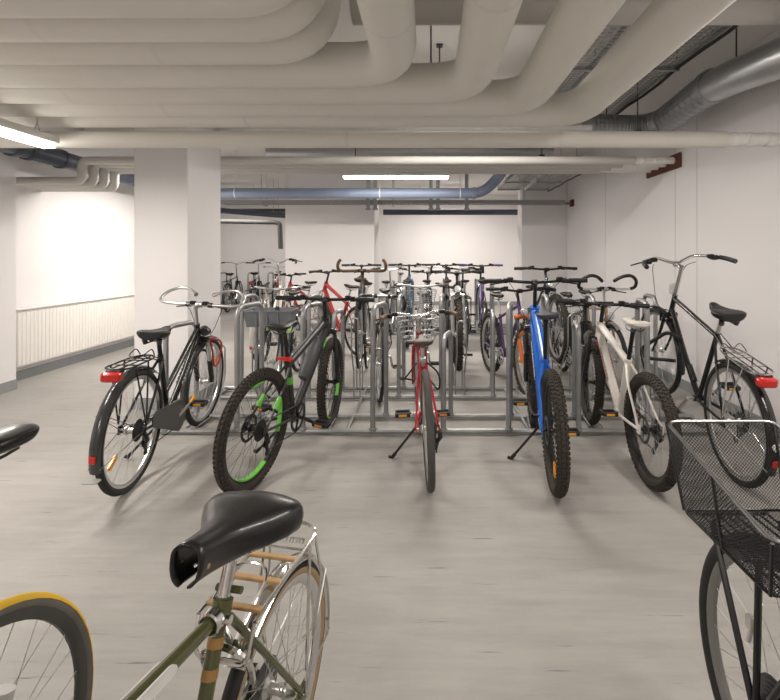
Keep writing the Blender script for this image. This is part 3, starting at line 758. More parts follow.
    # rack
    if P['rack']:
        rm = P['rack']; z = 2 * r + P['rackz']; g = MB(); x0, x1 = P['rackx']
        rr_ = .005
        if P.get('slats'):
            wdt = .062
            g.tube(fil([(x1, -wdt, z), (x0 - .02, -wdt, z + .01), (x0 - .05, 0, z + .012), (x0 - .02, wdt, z + .01), (x1, wdt, z)], .03, 4), rr_, 7)
            g.tube([(x0 + .05, -wdt - .004, z), (x0 + .05, wdt + .004, z)], .003, 5)
            spg = MB()
            for k in range(26): pass
            for s in (-1, 1):
                g.tube([(x0 + .03, s * wdt, z), lat(R, s * .075)], .004, 6); g.tube([(x0 + .0, s * wdt, z + .01), (x0 - .015, s * (wdt + .012), z - .1), lat(R, s * .078)], .0035, 6)
                g.tube(fil([(x1, s * wdt, z), (x1 + .02, s * wdt * .9, z - .07), (x1 + .0, s * .02, z - .09)], .03, 4), .004, 6)
            g.tube(fil([(x1 - .03, -wdt * .8, z + .012), (x1 - .10, -wdt * .7, z + .05), (x1 - .10, wdt * .7, z + .05), (x1 - .03, wdt * .8, z + .012)], .04, 4), .003, 6)
            ro = g.build('carrier_rack', rm, root)
            for xx in P['slats']:
                MB().rbox((xx, 0, z + .004), (.015, 2 * wdt, .008), .003, 0).build('wooden_slat', wood_m, ro)
            cl = MB()
            for i in range(60): cl.v += []
            cl.tube([(x0 + .035 + .006 * math.cos(i * 1.2), -.05 + i * .0017, z + .012 + .006 * math.sin(i * 1.2)) for i in range(60)], .0016, 4)
            cl.build('clamp_spring', chrome_m, ro)
        else:
            wdt = .065
            g.tube(fil([(x1, -wdt * .55, z), (x1 - .08, -wdt, z), (x0, -wdt, z), (x0 - .03, -wdt * .3, z), (x0 - .03, wdt * .3, z), (x0, wdt, z), (x1 - .08, wdt, z), (x1, wdt * .55, z)], .04, 4, closed=True), rr_, 7, loop=True)
            for y in (-.022, .022): g.tube([(x1 - .02, y, z), (x0 - .02, y, z)], .004, 6)
            for x in (x0 + .08, x0 + .2, x1 - .09): g.tube([(x, -wdt, z), (x, wdt, z)], .004, 6)
            for s in (-1, 1):
                for x in (x0 + .06, x0 + .2): g.tube([(x, s * wdt, z), lat(R, s * .076) + V((0, 0, .03))], .0045, 6)
                g.tube([(x1 - .02, s * .03, z), lat(SC if ft != 'step' else BB + u * (P['st'] - .03), s * .02)], .004, 6)
            # sprung clamp loop on top
            g.tube(fil([(x1 - .02, -.04, z + .008), (x1 - .06, -.045, z + .055), (x1 - .15, -.04, z + .03), (x1 - .19, 0, z + .02), (x1 - .15, .04, z + .03), (x1 - .06, .045, z + .055), (x1 - .02, .04, z + .008)], .04, 4), .0035, 6)
            ro = g.build('carrier_rack', rm, root)
            if P['light']:
                MB().rbox((x0 - .045, 0, z - .035), (.05, .095, .05), .015, 0).build('rear_light', redlens_m, ro)
                MB().rbox((x0 - .02, 0, z - .018), (.03, .08, .035), .01, 0).build('light_bracket', black_m, ro)
    elif P['light'] == 'post':
        MB().rbox(SP - u * .10 + V((-.03, 0, 0)), (.03, .045, .03), .008, 0).build('rear_light', redlens_m, root)
    if P['flight']:
        c = HB + a * .03 + V((.09, 0, .02))
        lo = MB().rev([(1e-4, -.045), (.022, -.04), (.036, 0), (.04, .02), (.036, .026)], c, 'x', 16).build('headlight', blackmet_m if P['flight'] != 'silver' else alu_m, root, mw=MS)
        MB().disc(c + V((.022, 0, 0)), .035, .006, 'x', 16).build('headlight_lens', clear_m, lo)
        MB().tube([HB + a * .03, c + V((-.03, 0, -.0))], .006, 6).build('headlight_bracket', steel_m, lo)
    if P['stand']:
        k = P['stand']; b0 = lat(BB, .03) + V((-.05, 0, -.04))
        f0 = V((b0.x + .02, .03 + .19, .012)) if k == 'down' else V((b0.x - .27, .055, .22))
        sm = MB().tube([b0, b0.lerp(f0, .9)], .008, 7).tube([b0.lerp(f0, .88), f0, f0 + V((0.012, .02, 0))], .012, 7)
        sm.build('kickstand', blackmet_m, root)
    if P['basket'] == 'wire':
        c = BC + V((.12, 0, -.10)); g = MB(); w1, w2, hh = .16, .125, .16
        for lv in range(5):
            t = lv / 4; ww = w2 + (w1 - w2) * t; dd = .09 + .03 * t
            g.tube(fil([c + V((-dd, -ww, -hh / 2 + hh * t)), c + V((dd, -ww, -hh / 2 + hh * t)), c + V((dd, ww, -hh / 2 + hh * t)), c + V((-dd, ww, -hh / 2 + hh * t))], .04, 3, True), .003 if lv < 4 else .0045, 5, loop=True)
        for i in range(9):
            y = -1 + 2 * i / 8
            for s in (-1, 1): g.tube([c + V((s * .09, y * w2, -hh / 2)), c + V((s * .12, y * w1, hh / 2))], .0018, 4)
        for i in range(5):
            x = -1 + .5 * i
            for s in (-1, 1): g.tube([c + V((x * .09, s * w2, -hh / 2)), c + V((x * .12, s * w1, hh / 2))], .0018, 4)
        for i in range(7): g.tube([c + V((-.09, w2 * (-1 + i / 3), -hh / 2)), c + V((.09, w2 * (-1 + i / 3), -hh / 2))], .002, 4)
        g.build('basket', galv_m, root, mw=MS)
    if extra: extra(root, dict(R=R, F=F, BB=BB, u=u, a=a, HB=HB, HT=HT, SC=SC, SP=SP, BC=BC, MS=MS, P=P, fo=fo, r=r, fko=fko, nf=nf))
    return root

# ------------------------------------------------------------------ bicycles, front row (facing away)
def trek_extra(root, k):
    HB, a, F, r, P = k['HB'], k['a'], k['F'], k['r'], k['P']
    # mudflap and spiral lock cable
    R = k['R']; an = math.radians(199)
    MB().rbox(R + V(((r + .045) * math.cos(an), 0, (r + .04) * math.sin(an))), (.05, .075, .008), .01, 2).build('mud_flap', mat('grey_flap', (.33, .33, .33), .5), root)
    MB().tube(fil([F + V((-.06, -.03, .36)), F + V((.12, -.07, .30)), F + V((.16, -.04, .12)), F + V((.03, -.05, .1)), F + V((-.02, -.05, .26))], .06, 5, True), .008, 7, loop=True).build('lock_cable', redlock_m, root, mw=k['MS'])
    MB().tube([HB + a * .06 + V((.0, -.05, 0)), HB + a * .06 + V((.06, -.05, 0))], [.03, .028], 12).build('horn_bell', black_m, root, mw=k['MS'])
bike('city_bike', 'black trekking bicycle with silver loop handlebar and rear rack, leftmost of front row', (-1.70, 2.73), (-1.785, 3.80), steer=-3, lean=2.8, det=2,
     frame='step', fm=blackf_m, st=.44, sh=.855, bh=.965, bar='loop', bw=.31, btilt=.5, rackx=(-.19, .15), gripl=.0301, grip=alu_m, barm=alu_m, fork='susp', forkm=blackf_m, fl=.40, htl=.12, dt=.02,
     saddle='city', sm=saddle_m, spm=blackmet_m, rack=blackmet_m, fender=fenderd_m, light=True, flight='black', stand='down', guard=guard_m, refl=[3.7], refl_f=[.6, 3.6], decal='t', dmat=greydec_m, r=.34, tw=.042, crank=.2, wb=1.07, extra=trek_extra)
def green_extra(root, k):
    P = k['P']; BB, u, SC, HB, a = k['BB'], k['u'], k['SC'], k['HB'], k['a']
    # bottle bag under top tube + pale green saddle side + rear tail light
    c = HB.lerp(BB, .42) + V((-.045, 0, .05)); D = (BB - HB).normalized(); Nn = D.cross(V((0, 1, 0)))
    g = MB(); R = []
    for (t, w, h) in ((-.15, .02, .02), (-.13, .036, .034), (0, .044, .046), (.11, .044, .048), (.15, .03, .03)):
        R.append([c + D * t + V((0, w * math.cos(2 * PI * j / 12), 0)) + Nn * (h * math.sin(2 * PI * j / 12)) for j in range(12)])
    g.rings(R).build('frame_bag', mat('bag_grey', (.075, .08, .085), .5), root)
    # lime flashes on stays, rims and top tube
    Rr = k['R']; top = SC - u * .02
    for s in (-1, 1):
        m = top.lerp(Rr, .3) + V((0, s * (P['tw'] / 2 + .016), 0)); e = Rr + V((0, s * .066, 0))
        MB().tube([m.lerp(e, .30), m.lerp(e, .56)], .0145, 8).build('lime_flash', green_m, k['fo'])
    p = k['HT'] - a * .04; q = SC
    MB().tube([HB.lerp(BB, .10), HB.lerp(BB, .20)], P['dt'] * 1.1, 10).build('lime_flash', green_m, k['fo'])
    MB().tube([BB + u * .25, BB + u * .30], P['dt'] * .95, 10).build('lime_flash', green_m, k['fo'])
    for (c0, par, arcs) in ((k['R'], k['fo'], ((4.1, 5.2), (5.9, 6.7), (1.4, 1.9))), (k['F'], k['fko'], ((3.7, 4.5), (5.6, 6.2)))):
        for (b0, b1) in arcs:
            n = 12; rq = k['r'] - .082
            MB().rings([[c0 + V((rr * math.cos(b0 + (b1 - b0) * i / n), yy, rr * math.sin(b0 + (b1 - b0) * i / n))) for (rr, yy) in ((rq + .010, -.0128), (rq, -.0128), (rq, .0128), (rq + .010, .0128))] for i in range(n + 1)]).build('rim_flash', green_m, par)
    SP = k['SP']
    for s in (-1, 1):
        Rg = [[SP + V((x, s * (w + t), .045 + z)) for (t, z) in ((.001, .004), (.004, -.004), (.002, -.022), (-.004, -.020))] for (x, w) in ((-.10, .066), (-.06, .064), (-.02, .046), (.02, .030))]
        fixn(MB().rings(Rg).build('saddle_side_panel', palegreen_m, root))
    MB().rev([(.0185, -.012), (.024, -.01), (.024, .01), (.0185, .012)], SC + u * .03, 'z', 14).box(SC + u * .03 + V((-.03, 0, 0)), (.02, .10, .016)).build('rear_light', redlens_m, root)
bike('mountain_bike', 'charcoal mountain bike with lime green flashes and knobby tyres, second from left in front row', (-1.012, 2.735), (-.78, 3.765), steer=12, lean=5.2, det=2,
     fm=char_m, r=.345, tw=.056, tyre=rubber_b, rim=blackmet_m, spoke=spokeb_m, hub=blackmet_m, knobs=True, wb=1.055, st=.40, sh=.90, bh=1.01, bar='flat', bw=.36, rise=.01, barm=blackmet_m, fork='dark', forkm=blackf_m, fl=.47, htl=.11,
     dt=.028, disc=True, sm=saddle_m, spm=blackmet_m, ringm=blackmet_m, crankm=blackmet_m, stand='down', crank=-.5, extra=green_extra)
def red_extra(root, k):
    g = MB().tube(fil([k['SC'] + V((-.02, .04, -.02)), k['SC'] + V((-.06, .13, -.12)), k['BB'] + V((-.0, .16, .25)), k['BB'] + V((.08, .05, .2))], .08, 5), .006, 6)
    g2 = MB().tube(fil([k['SC'] + V((.02, -.03, -.03)), k['SC'] + V((.0, -.11, -.10)), k['SC'] + V((.0, -.10, -.22)), k['BB'] + V((.06, -.03, .24))], .08, 5), .006, 6)
    g.build('lock_cable', cable_m, root); g2.build('lock_cable', cable_m, root)
    MB().tube([k['SC'] + k['u'] * -.03, k['SC'] + k['u'] * .01], .022, 10).box(k['SC'] + V((-.03, 0, -.02)), (.03, .02, .035)).build('seat_clamp', alu_m, root)
bike('city_bike', 'small red bicycle with brown grips and narrow tyre, end-on at centre of front row', (.009, 2.77), (-.053, 3.77), lean=-2.1, steer=2, det=2,
     fm=red_m, r=.335, tw=.042, wb=1.0, st=.41, sh=.79, bh=.875, bar='swept', bw=.27, rise=.03, grip=brown_m, gripl=.12, barm=chrome_m, frame='diamond', htl=.09, fl=.375, stem=.05,
     sm=brownsad_m, saddle='sport', stand='down', crank=-.35, basket='wire', rim=alu_m, extra=red_extra, tyre=mat('grey_rubber', (.07, .068, .064), .8, noise=.15, scale=20), dt=.0165)
bike('mountain_bike', 'bright blue mountain bike with knobby tyres and kickstand, fourth from left in front row', (.72, 2.715), (.838, 3.79), lean=-1.4, steer=-2, det=2,
     fm=blue_m, r=.342, tw=.060, tyre=rubber_b, rim=blackmet_m, spoke=spokeb_m, hub=blackmet_m, knobs=True, wb=1.08, st=.42, sh=.975, bh=1.135, bar='flat', bw=.37, rise=.015, barm=blackmet_m, fork='dark', forkm=blackf_m,
     fl=.50, htl=.16, dt=.034, disc=True, sm=bluesad_m, spm=blackmet_m, ringm=blackmet_m, crankm=blackmet_m, stand='down', crank=PI + .25, refl=[4.6], decal='b', stilt=4)
def white_extra(root, k):
    MB().tube([k['HB'].lerp(k['BB'], .06), k['HB'].lerp(k['BB'], .17)], k['P']['dt'] * 1.08, 10).build('red_panel', red_m, k['fo'])
bike('mountain_bike', 'white mountain bike with white saddle and knobby tyres, beside the blue one', (1.284, 2.78), (1.295, 3.83), lean=.5, steer=-7, det=2,
     fm=white_m, r=.325, tw=.058, tyre=rubber_b, rim=blackmet_m, spoke=spoke_m, hub=blackmet_m, knobs=True, wb=1.05, st=.40, sh=.905, bh=.965, bar='flat', bw=.335, rise=.01, barm=blackmet_m, fork='dark', forkm=blackf_m,
     fl=.44, htl=.11, dt=.028, disc=True, sm=whitesad_m, spm=blackmet_m, ringm=blackmet_m, crankm=blackmet_m, crank=-.3, decal='w', dmat=mat('dull_red_decal', (.42, .24, .22), .5, noise=0), extra=white_extra)
def city_extra(root, k):
    HB, BB, F = k['HB'], k['BB'], k['F']
    c = HB.lerp(BB, .42)
    g = MB().tube(fil([c + V((-.02, .03, .07)), c + V((.02, .10, .10)), c + V((.22, .20, -.10)), c + V((.16, .20, -.16)), c + V((-.04, .06, -.10))], .05, 4), .014, 8)
    g.build('u_lock', black_m, root)
    p = HB.lerp(BB, .62); q = HB.lerp(BB, .80); MB().tube([p + V((-.03, 0, .0)), q + V((-.03, 0, 0))], [.017, .019], 10).build('pump', black_m, root)
    MB().rbox(k['HT'] + k['a'] * .05 + V((.05, 0, 0)), (.03, .05, .08), .012, 2).build('headlight', clear_m, root, mw=k['MS'])
    MB().disc(k['R'] + V(((k['r'] + .034) * math.cos(2.95), 0, (k['r'] + .034) * math.sin(2.95))), .022, .012, 'x', 12).build('reflector', decal_m, root)
bike('city_bike', 'black city bicycle with tall handlebar and silver rack, beside right wall', (1.82, 2.89), (1.904, 4.02), lift=.21, lean=-1.3, steer=5, det=2,
     fm=blackf_m, r=.35, tw=.040, wb=1.12, st=.55, sh=.96, rackx=(-.20, .16), bh=1.12, bar='swept', bw=.31, rise=.05, barm=chrome_m, gripl=.13, frame='diamond', fl=.42, htl=.15, dt=.018, saddle='city', sm=saddle_m, spm=alu_m,
     rack=chrome_m, fender=blackf_m, light=True, crank=2.2, extra=city_extra, decal=None, flight=None)

# ------------------------------------------------------------------ bicycles on the far side of the front rack (facing us)
def crate_extra(root, k):
    c = k['BC'] + V((.12, -.02, -.26)); g = MB()
    g.rings([[c + V((sx * w, sy * d, z)) for (sx, sy) in ((-1, -1), (1, -1), (1, 1), (-1, 1))] for (w, d, z) in ((.12, .19, -.07), (.14, .22, .07), (.15, .23, .07), (.15, .23, .085), (.135, .215, .085), (.115, .185, -.06))])
    for y in (-.1, 0, .1):
        g.box(c + V((.137, y, 0)), (.012, .012, .14)); g.box(c + V((-.137, y, 0)), (.012, .012, .14))
    g.build('plastic_crate', grey_m, root, smooth=False, mw=k['MS'])
bike('city_bike', 'dark bicycle carrying a grey plastic crate, half hidden behind lime green mountain bike', (-1.50, 5.55), (-1.47, 4.45), frame='low', fm=navy_m, bh=1.0, bar='swept', bw=.27, sh=.92, fender=fenderd_m, flight='silver', extra=crate_extra, rack=blackmet_m)
bike('road_bike', 'raised dark bicycle with brown upturned bullhorn handlebar, behind the left centre hoops', (-.72, 5.62), (-.66, 4.55), lift=.24, fm=char_m, bh=1.0, bar='bull', bw=.24, grip=brown_m, gripl=.42, barm=brown_m, sh=.98, tw=.028, levers=True, st=.56)
bike('road_bike', 'black road bicycle with drop handlebar and thin silver front wheel, left of red bicycle', (-.48, 5.45), (-.44, 4.42), fm=blackf_m, bh=.95, bar='drop', bw=.21, grip=black_m, gripl=.4, sh=.95, tw=.032, det=2, st=.54, light='post', steer=8)
bike('city_bike', 'silver city bicycle with swept handlebar, directly behind the red bicycle', (-.06, 5.62), (-.08, 4.52), frame='step', fm=silver_m, bh=1.02, bar='swept', bw=.27, sh=.9, fender=alu_m, flight='silver', rack=chrome_m, basket='wire', grip=brown_m)
bike('mountain_bike', 'raised black mountain bike with upright bar ends, right of the red bicycle', (.32, 5.72), (.30, 4.66), lift=.20, fm=blackf_m, bh=1.0, bar='barends', bw=.285, r=.35, tw=.056, tyre=rubber_b, knobs=True, fork='susp', forkm=silver_m, fl=.46, st=.42, barm=blackmet_m, sh=.93, flight='black')
bike('mountain_bike', 'purple and orange mountain bike with amber wheel reflector, left of blue one', (.72, 5.5), (.92, 4.52), fm=purple_m, forkm=orangef_m, fork='dark', bh=.99, bar='flat', bw=.33, barm=blackmet_m, r=.34, tw=.052, tyre=rubber_b, knobs=True, st=.43, sh=.9, refl_f=[.2, 3.3], fl=.45, fender=None, flight='silver')
bike('mountain_bike', 'raised navy mountain bike with wide flat handlebar, just right of blue one', (1.26, 5.78), (1.30, 4.70), lift=.25, fm=navy_m, bh=1.0, bar='flat', bw=.345, barm=blackmet_m, r=.35, tw=.056, tyre=rubber_b, knobs=True, fork='dark', forkm=navy_m, fl=.47, st=.42, sh=.93, flight='silver')
bike('city_bike', 'gold bicycle with black looped handlebar, behind the white mountain bike', (1.78, 5.62), (1.76, 4.52), fm=gold_m, bh=1.0, bar='loop', bw=.28, btilt=.75, grip=black_m, gripl=.4, barm=alu_m, sh=.92, fender=alu_m, flight='silver', rack=alu_m)
bike('mountain_bike', 'black low-standing bicycle with silver hub, between raised navy and gold bicycles', (1.55, 5.55), (1.53, 4.46), fm=blackf_m, bh=.85, bar='flat', bw=.27, barm=blackmet_m, tw=.048, st=.44, sh=.9, fender=fenderd_m)
# ------------------------------------------------------------------ bicycles farther back
bike('city_bike', 'silver bicycle standing low in second rack, leftmost beside the pier', (-.64, 7.1), (-.62, 8.15), fm=silver_m, bh=1.1, bar='swept', bw=.28, sh=.93, fender=fenderd_m, rack=blackmet_m)
bike('road_bike', 'dark bicycle standing low in second rack, between steel blue and raised black ones', (-.02, 7.0), (0.0, 8.1), fm=char_m, bh=1.06, bw=.27, sh=.95, barm=blackmet_m, tw=.035)
bike('city_bike', 'black bicycle standing low in second rack, left of the dark purple one', (.55, 7.0), (.57, 8.1), fm=blackf_m, bh=1.1, bar='swept', bw=.28, sh=.95, fender=fenderd_m, rack=blackmet_m, barm=blackmet_m)
bike('city_bike', 'white city bicycle with swept silver handlebar, in front of the left end of pier', (-2.06, 6.0), (-2.06, 7.1), lift=.18, fm=white_m, frame='step', bh=1.10, bar='swept', bw=.29, rise=.06, sh=.92, fender=white_m, rack=chrome_m, light=True, basket=None)
bike('mountain_bike', 'red mountain bike turned sideways in front of the left end of pier', (-1.72, 7.6), (-2.45, 8.25), fm=red2_m, bh=1.0, bw=.3, tw=.052, knobs=False, st=.42, dt=.028, sh=.9, fork='susp', fl=.45, barm=blackmet_m)
bike('mountain_bike', 'red mountain bike with flat black handlebar, between crate bicycle and pier', (-.92, 6.32), (-1.65, 7.04), lift=.1, fm=red2_m, bh=1.02, bw=.3, tw=.052, knobs=False, st=.42, dt=.028, sh=.9, fork='susp', forkm=white_m, fl=.45, barm=blackmet_m)
bike('city_bike', 'dark bicycle with flat handlebar and black saddle, in front of the right end of pier', (-.98, 6.95), (-1.10, 8.05), lift=.18, fm=char_m, bh=1.04, bw=.31, sh=.97, saddle='city', barm=blackmet_m)
bike('mountain_bike', 'steel blue bicycle raised in second rack, seen end-on at centre', (-.30, 7.05), (-.30, 8.15), lift=.2, fm=steelblue_m, forkm=steelblue_m, bh=1.03, bw=.33, sh=.94, tw=.05, dt=.024, st=.44, barm=blackmet_m, fork='dark', fl=.45)
bike('mountain_bike', 'black bicycle raised in second rack, right of the steel blue one', (.28, 7.05), (.30, 8.15), lift=.2, fm=blackf_m, bh=1.03, bw=.31, sh=.94, tw=.05, st=.44, barm=blackmet_m)
bike('city_bike', 'dark purple bicycle in second rack, nearest the right pier', (.80, 6.85), (.84, 7.95), lift=.18, fm=purple_m, bh=1.04, bw=.34, sh=.95, grip=purple_m, barm=blackmet_m, saddle='city', fender=fenderd_m)
bike('city_bike', 'grey bicycle facing the viewer at far side of second rack, left', (-.58, 10.35), (-.58, 9.25), det=0, fm=silver_m, bh=1.12, bar='swept', bw=.29, sh=.95, fender=alu_m)
bike('city_bike', 'black bicycle facing the viewer at far side of second rack, middle', (.02, 10.35), (.02, 9.25), det=0, fm=blackf_m, bh=1.10, bar='swept', bw=.29, sh=.95, fender=fenderd_m, flight='silver')
bike('mountain_bike', 'dark bicycle facing the viewer at far side of second rack, right', (.62, 10.35), (.62, 9.25), det=0, fm=navy_m, bh=1.08, bw=.31, sh=.93, tw=.05)
bike('city_bike', 'black roadster with swept handlebar, leftmost of the distant bicycles in far left corner', (-4.72, 11.3), (-4.86, 12.35), det=0, fm=blackf_m, bh=1.12, bar='swept', bw=.31, rise=.05, sh=.9, saddle='city', barm=chrome_m, rack=blackmet_m, fender=fenderd_m)
bike('city_bike', 'dark city bicycle with red lamp, second of the distant bicycles in far left corner', (-4.08, 11.2), (-4.28, 12.25), det=0, fm=blackf_m, bh=1.14, bw=.3, sh=.92, rack=blackmet_m, light=True, fender=fenderd_m, saddle='city')
bike('city_bike', 'dark bicycle with a front headlight, third of the distant bicycles in far left corner', (-3.82, 12.35), (-3.62, 11.3), det=0, fm=red2_m, bh=1.05, bar='swept', bw=.29, sh=.92, flight='silver', fender=fenderd_m, frame='low')

# ------------------------------------------------------------------ foreground bicycles (facing the viewer)
def olive_extra(root, k):
    SC, HT, a, u = k['SC'], k['HT'], k['a'], k['u']
    A = HT - a * .025; B = SC - u * .02; D = (A - B).normalized(); Nn = D.cross(V((0, 1, 0)))
    Mx = Matrix((D, V((0, 1, 0)), Nn)).transposed()
    for s in (-1, 1):
        g = MB(); ring = []
        for i in range(7): t = PI / 2 + PI * i / 6; ring.append((.16 + .016 * math.cos(t), .0115 * math.sin(t)))
        for i in range(7): t = -PI / 2 + PI * i / 6; ring.append((.34 + .016 * math.cos(t), .0115 * math.sin(t)))
        g.rings([[B + D * x + V((0, s * .0135 * math.cos(z / .016) , 0)) + Nn * z for (x, z) in ring], [B + D * x + V((0, s * .0165 * math.cos(z / .018), 0)) + Nn * z for (x, z) in ring]])
        fixn(g.build('white_badge', decal_m, k['fo']))
    # seat lug, bolt, chrome seat clamp, caliper brake
    MB().tube([SC - u * .035, SC + u * .004], .0195, 12).tube([SC + u * .01 + V((-.018, -.028, 0)), SC + u * .01 + V((-.018, .028, 0))], .007, 8).build('seat_lug', olive_m, k['fo'])
    MB().tube([SC + V((.02, -.026, -.02)), SC + V((.02, .03, -.02))], .009, 8).rev([(.019, -.01), (.023, -.008), (.023, .008), (.019, .01)], SC + D * .03 - u * .02, 'x', 14).build('cable_clamp', chrome_m, k['fo'])
    c = k['R'] + V((.20, 0, k['r'] * .98))
    MB().tube(fil([c + V((.0, -.05, -.06)), c + V((.02, -.055, .0)), c + V((.03, 0, .03)), c + V((.02, .055, 0)), c + V((0, .05, -.06))], .03, 3), .007, 6).tube([c + V((-.0, -.06, -.03)), c + V((0, .06, -.03))], .006, 6).build('rear_brake', chrome_m, root)
    k['fo'].data.materials[0] = olive_m
bike('city_bike', 'olive green vintage bicycle with black leather saddle and wooden-slat rack, in foreground', (-.372, 1.178), (-.535, .30), lean=-.5, det=2,
     fm=olive_m, r=.268, tw=.034, tyre=tan_m, tread=rubber_m, rim=alu_m, st=.42, sta=70, sh=.775, bh=.84, bbh=.25, cs=.37, fl=.31, bar='drop', bw=.2, gripl=.3, grip=brown_m, dt=.0165, saddle='leather', sm=leather_b, spm=chrome_m, stilt=8,
     rack=chrome_m, slats=(.185, .10, .02), rackz=.065, rackx=(-.075, .215), fender=chrome_m, decal='band', wb=.89, htl=.16, cass=True, crank=1.2, extra=olive_extra)
bike('road_bike', 'bicycle with yellow tyre tread, only its wheel showing at lower left corner', (-.825, .815), (-.86, -.2), det=2, lean=0,
     fm=red2_m, r=.342, tw=.028, tyre=mat('grey_sidewall', (.16, .15, .13), .7, noise=.15, scale=20), tread=yel_m, rim=mat('dark_rim', (.09, .09, .085), .4, .5), spoke=spoke_m, st=.5, sh=.86, bh=.9, bar='drop', bw=.2, grip=black_m, gripl=.3, wb=1.0, cs=.42)
bike('folding_bike', 'small-wheeled bicycle standing outside the left edge, only its rounded black saddle showing', (-1.075, .935), (-2.1, .90), det=1, fm=blackf_m, r=.20, tw=.04, wb=.95, cs=.36, bbh=.28, st=.28, sta=52, sh=.962, bh=1.0, htl=.12, fl=.28, bar='flat', bw=.28, saddle='sport', sm=leather_b, spm=blackmet_m, cass=False)
def basket_extra(root, k):
    P = k['P']; r = k['r']; MSI = Matrix.Identity(4)
    # mesh carrier basket over rear wheel: local x forward (towards viewer), y left = world -X is +y? handled symmetric
    y0 = .795; Y0 = 1.05
    def L(X, Y, Z): return V((Y0 - Y, X - y0, Z)) if False else V((Y0 - Y, (X - y0), Z))
    b = [L(.655, 1.228, .68), L(.915, 1.228, .68), L(.915, .918, .68), L(.655, .918, .68)]
    t = [L(.640, 1.29, .885), L(.930, 1.29, .885), L(.935, .885, .80), L(.635, .885, .80)]
    rim = MB().tube(fil(t, .03, 4, True), .0042, 8, loop=True)
    bo = rim.build('basket', mat('basket_rim', (.25, .25, .25), .3, .9), root)
    ed = MB()
    ed.tube(fil(b, .02, 3, True), .004, 7, loop=True)
    for i in range(4): ed.tube([b[i], t[i]], .0038, 6)
    for (i, j, f) in ((0, 3, .52), (1, 2, .52)): ed.tube([b[i].lerp(b[j], f), t[i].lerp(t[j], f)], .0038, 6)
    ed.build('basket_edge_wire', blackmet_m, bo)
    def net(A, B, C, D, cell=.0088, rad=.00078):
        """diamond wire mesh on quad A-B (bottom) D-C (top)"""
        g = MB(); w = ((B - A).length + (C - D).length) / 2; h = ((D - A).length + (C - B).length) / 2
        nu = max(4, int(w / cell)); nv = max(3, int(h / cell)); du = h / w
        def Q(uu, vv): return (A.lerp(B, uu)).lerp(D.lerp(C, uu), vv)
        for sgn in (1, -1):
            for i in range(-int(nv), nu + int(nv) + 1):
                u0 = i / nu
                # line u = u0 + sgn*du*v clipped to 0..1
                v0, v1 = 0.0, 1.0; sl = sgn * du
                lo, hi = sorted(((0 - u0) / sl, (1 - u0) / sl)); v0 = max(v0, lo); v1 = min(v1, hi)
                if v1 - v0 < .02: continue
                g.tube([Q(u0 + sl * v0, v0), Q(u0 + sl * v1, v1)], rad, 3, cap=False)
        return g
    panels = [(b[0], b[3], t[3], t[0]), (b[1], b[2], t[2], t[1]), (b[0], b[1], t[1], t[0]), (b[3], b[2], t[2], t[3]), (b[0], b[1], b[2], b[3])]
    for q in panels: net(*q).build('wire_mesh_panel', blackmet_m, bo)
    # rack underneath with rods and struts
    g = MB(); z = .668
    for i in range(9): g.tube([L(.70 + .0212 * i, 1.24, z), L(.70 + .0212 * i, .85, z)], .003, 6)
    for Y in (1.24, 1.05, .86): g.tube([L(.69, Y, z - .004), L(.88, Y, z - .004)], .0045, 6)
    for s in (-1, 1):
        X = y0 + s * .085
        g.tube(fil([L(X, 1.20, z), L(X + s * .0, 1.13, .52), L(y0 + s * .078, 1.06, .34)], .1, 5), .0075, 7)
        g.tube([L(X, 1.03, z), L(y0 + s * .078, 1.05, .34)], .0075, 7)
        g.tube([L(X, .86, z), L(y0 + s * .078, 1.04, .33)], .0075, 7)
    g.build('carrier_rack', blackmet_m, root)
    MB().tube([L(y0 - .02, 1.16, .40), L(y0 - .02, 1.12, .52)], .006, 6).box(L(y0 - .03, 1.14, .46), (.02, .012, .03)).build('dynamo', alu_m, root)
bike('city_bike', 'bicycle with black wire-mesh basket over its wheel, cut off by right edge', (.795, 1.05), (.795, .0), det=2, fm=blackf_m, rim=mat('grey_rim', (.22, .22, .21), .4, .6), r=.338, tw=.042, st=.5, sh=.93, bh=1.02, bar='swept', bw=.28, refl=[.8, 4.9], fender=None, extra=basket_extra, wb=1.05)

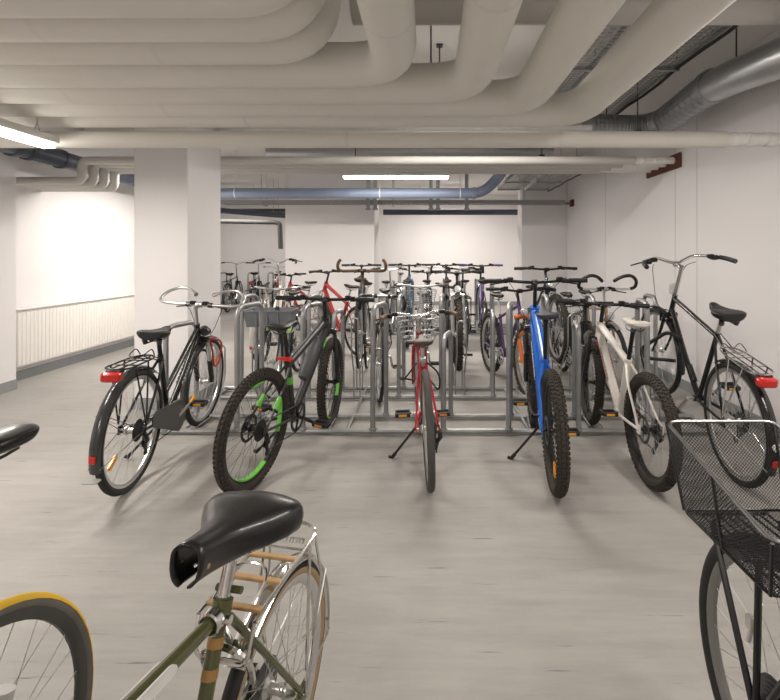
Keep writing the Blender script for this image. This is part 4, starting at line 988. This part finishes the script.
# ------------------------------------------------------------------ bicycle racks
def rack(label, rails, x0, x1, hoops, holders, loc):
    t = thing('bike_rack', label, 'bike rack', loc, 'galvanised bike racks'); O = V(loc)
    for y in rails:
        MB().tube([V((x0, y, .028)) - O, V((x1, y, .028)) - O], .02, 8).build('rail', galv_m, t)
    x = x0 + .02
    while x < x1 + .01:
        MB().tube([V((x, rails[0], .02)) - O, V((x, rails[-1], .02)) - O], .014, 6).build('cross_tube', galv_m, t); x += (x1 - x0 - .04) / 3
    for (xa, ya, xb, yb, h) in hoops:
        m = MB().tube(fil([V((xa, ya, .03)) - O, V((xa, ya, h)) - O, V((xb, yb, h)) - O, V((xb, yb, .03)) - O], .09, 6), .0195, 10)
        for (x, y) in ((xa, ya), (xb, yb)): m.disc(V((x, y, .045)) - O, .03, .02, 'z', 12)
        m.build('hoop', galv_m, t)
    for (fx, fy, dx, dy, r, lift, tw) in holders:
        d = V((dx, dy, 0)).normalized(); s = V((-d.y, d.x, 0)); w = tw / 2 + .014
        c = V((fx, fy, 0)) - O; e = r + .04
        zb = .03 + lift
        path = [c - d * (.2) + s * w + V((0, 0, zb + .012)), c + d * .16 + s * w + V((0, 0, zb)), c + d * e + s * w + V((0, 0, zb + .24)), c + d * e + s * w + V((0, 0, zb + .52)),
                c + d * e - s * w + V((0, 0, zb + .52)), c + d * e - s * w + V((0, 0, zb + .24)), c + d * .16 - s * w + V((0, 0, zb)), c - d * .2 - s * w + V((0, 0, zb + .012))]
        m = MB().tube(fil(path, .05, 4), .0065, 7)
        if lift > .1:
            for q in (1, -1): m.tube([c - d * .15 + s * w * q + V((0, 0, zb + .01)), c - d * .15 + s * w * q + V((0, 0, .03))], .0065, 6)
            for q in (1, -1): m.tube([c + d * .16 + s * w * q + V((0, 0, zb + .0)), c + d * .16 + s * w * q + V((0, 0, .03))], .0065, 6)
        m.build('wheel_holder', galv_m, t)
    return t
fr = [(x, 3.57, x + .07, 3.9, h) for (x, h) in ((-1.95, .80), (-1.42, .95), (-.93, .95), (-.41, .95), (.115, .72), (.60, .95), (1.12, .80), (1.63, .98))]
rr = [(x, 4.43, x + .03, 4.73, h) for (x, h) in ((-1.72, .95), (-1.1, .95), (-.87, .80), (-.27, .95), (.12, .95), (.6, .8), (1.10, .95), (1.53, .95), (2.1, .95))]
hold = [(-1.785, 3.80, -.05, 1, .34, 0, .042), (-.78, 3.765, 0, 1, .345, 0, .056), (-.053, 3.77, -.04, 1, .335, 0, .042), (.838, 3.79, .14, 1, .342, 0, .06), (1.295, 3.83, .12, 1, .325, 0, .06), (1.904, 4.02, .0, 1.1, .35, .21, .04),
        (-1.47, 4.45, .04, -1, .34, 0, .04), (-.66, 4.55, .06, -1, .34, .24, .028), (-.44, 4.42, .04, -1, .34, 0, .032), (-.08, 4.52, 0, -1, .34, 0, .04), (.30, 4.66, 0, -1, .35, .2, .056), (.92, 4.52, .2, -1, .34, 0, .052), (1.30, 4.70, 0, -1, .35, .25, .056), (1.76, 4.52, 0, -1, .34, 0, .04)]
rack('long galvanised two-sided bike rack holding the front row of bicycles', (3.57, 3.9, 4.43, 4.73), -2.0, 2.15, fr + rr, hold, (.07, 4.15, 0))
r2 = [(x, 8.1, x, 8.4, .9) for (x) in (-.6, 0.0, .58, 1.1)] + [(x, 8.8, x, 9.1, .9) for (x) in (-.3, .3, .9)]
rack('galvanised bike rack in the opening between the far piers', (8.1, 8.42, 8.8, 9.1), -.85, 1.55, r2, [(-.30, 8.15, 0, 1, .34, .2, .05), (.30, 8.15, 0, 1, .34, .2, .05), (-.58, 9.25, 0, -1, .34, 0, .04), (.02, 9.25, 0, -1, .34, 0, .04), (.62, 9.25, 0, -1, .34, 0, .05)], (.35, 8.6, 0))
rack('small galvanised bike rack in far left corner by the distant bicycles', (12.0, 12.4), -5.3, -3.9, [(-5.2, 12.0, -5.2, 12.4, .9), (-4.5, 12.0, -4.5, 12.4, .9), (-4.0, 12.0, -4.0, 12.4, .9)], [], (-4.6, 12.2, 0))
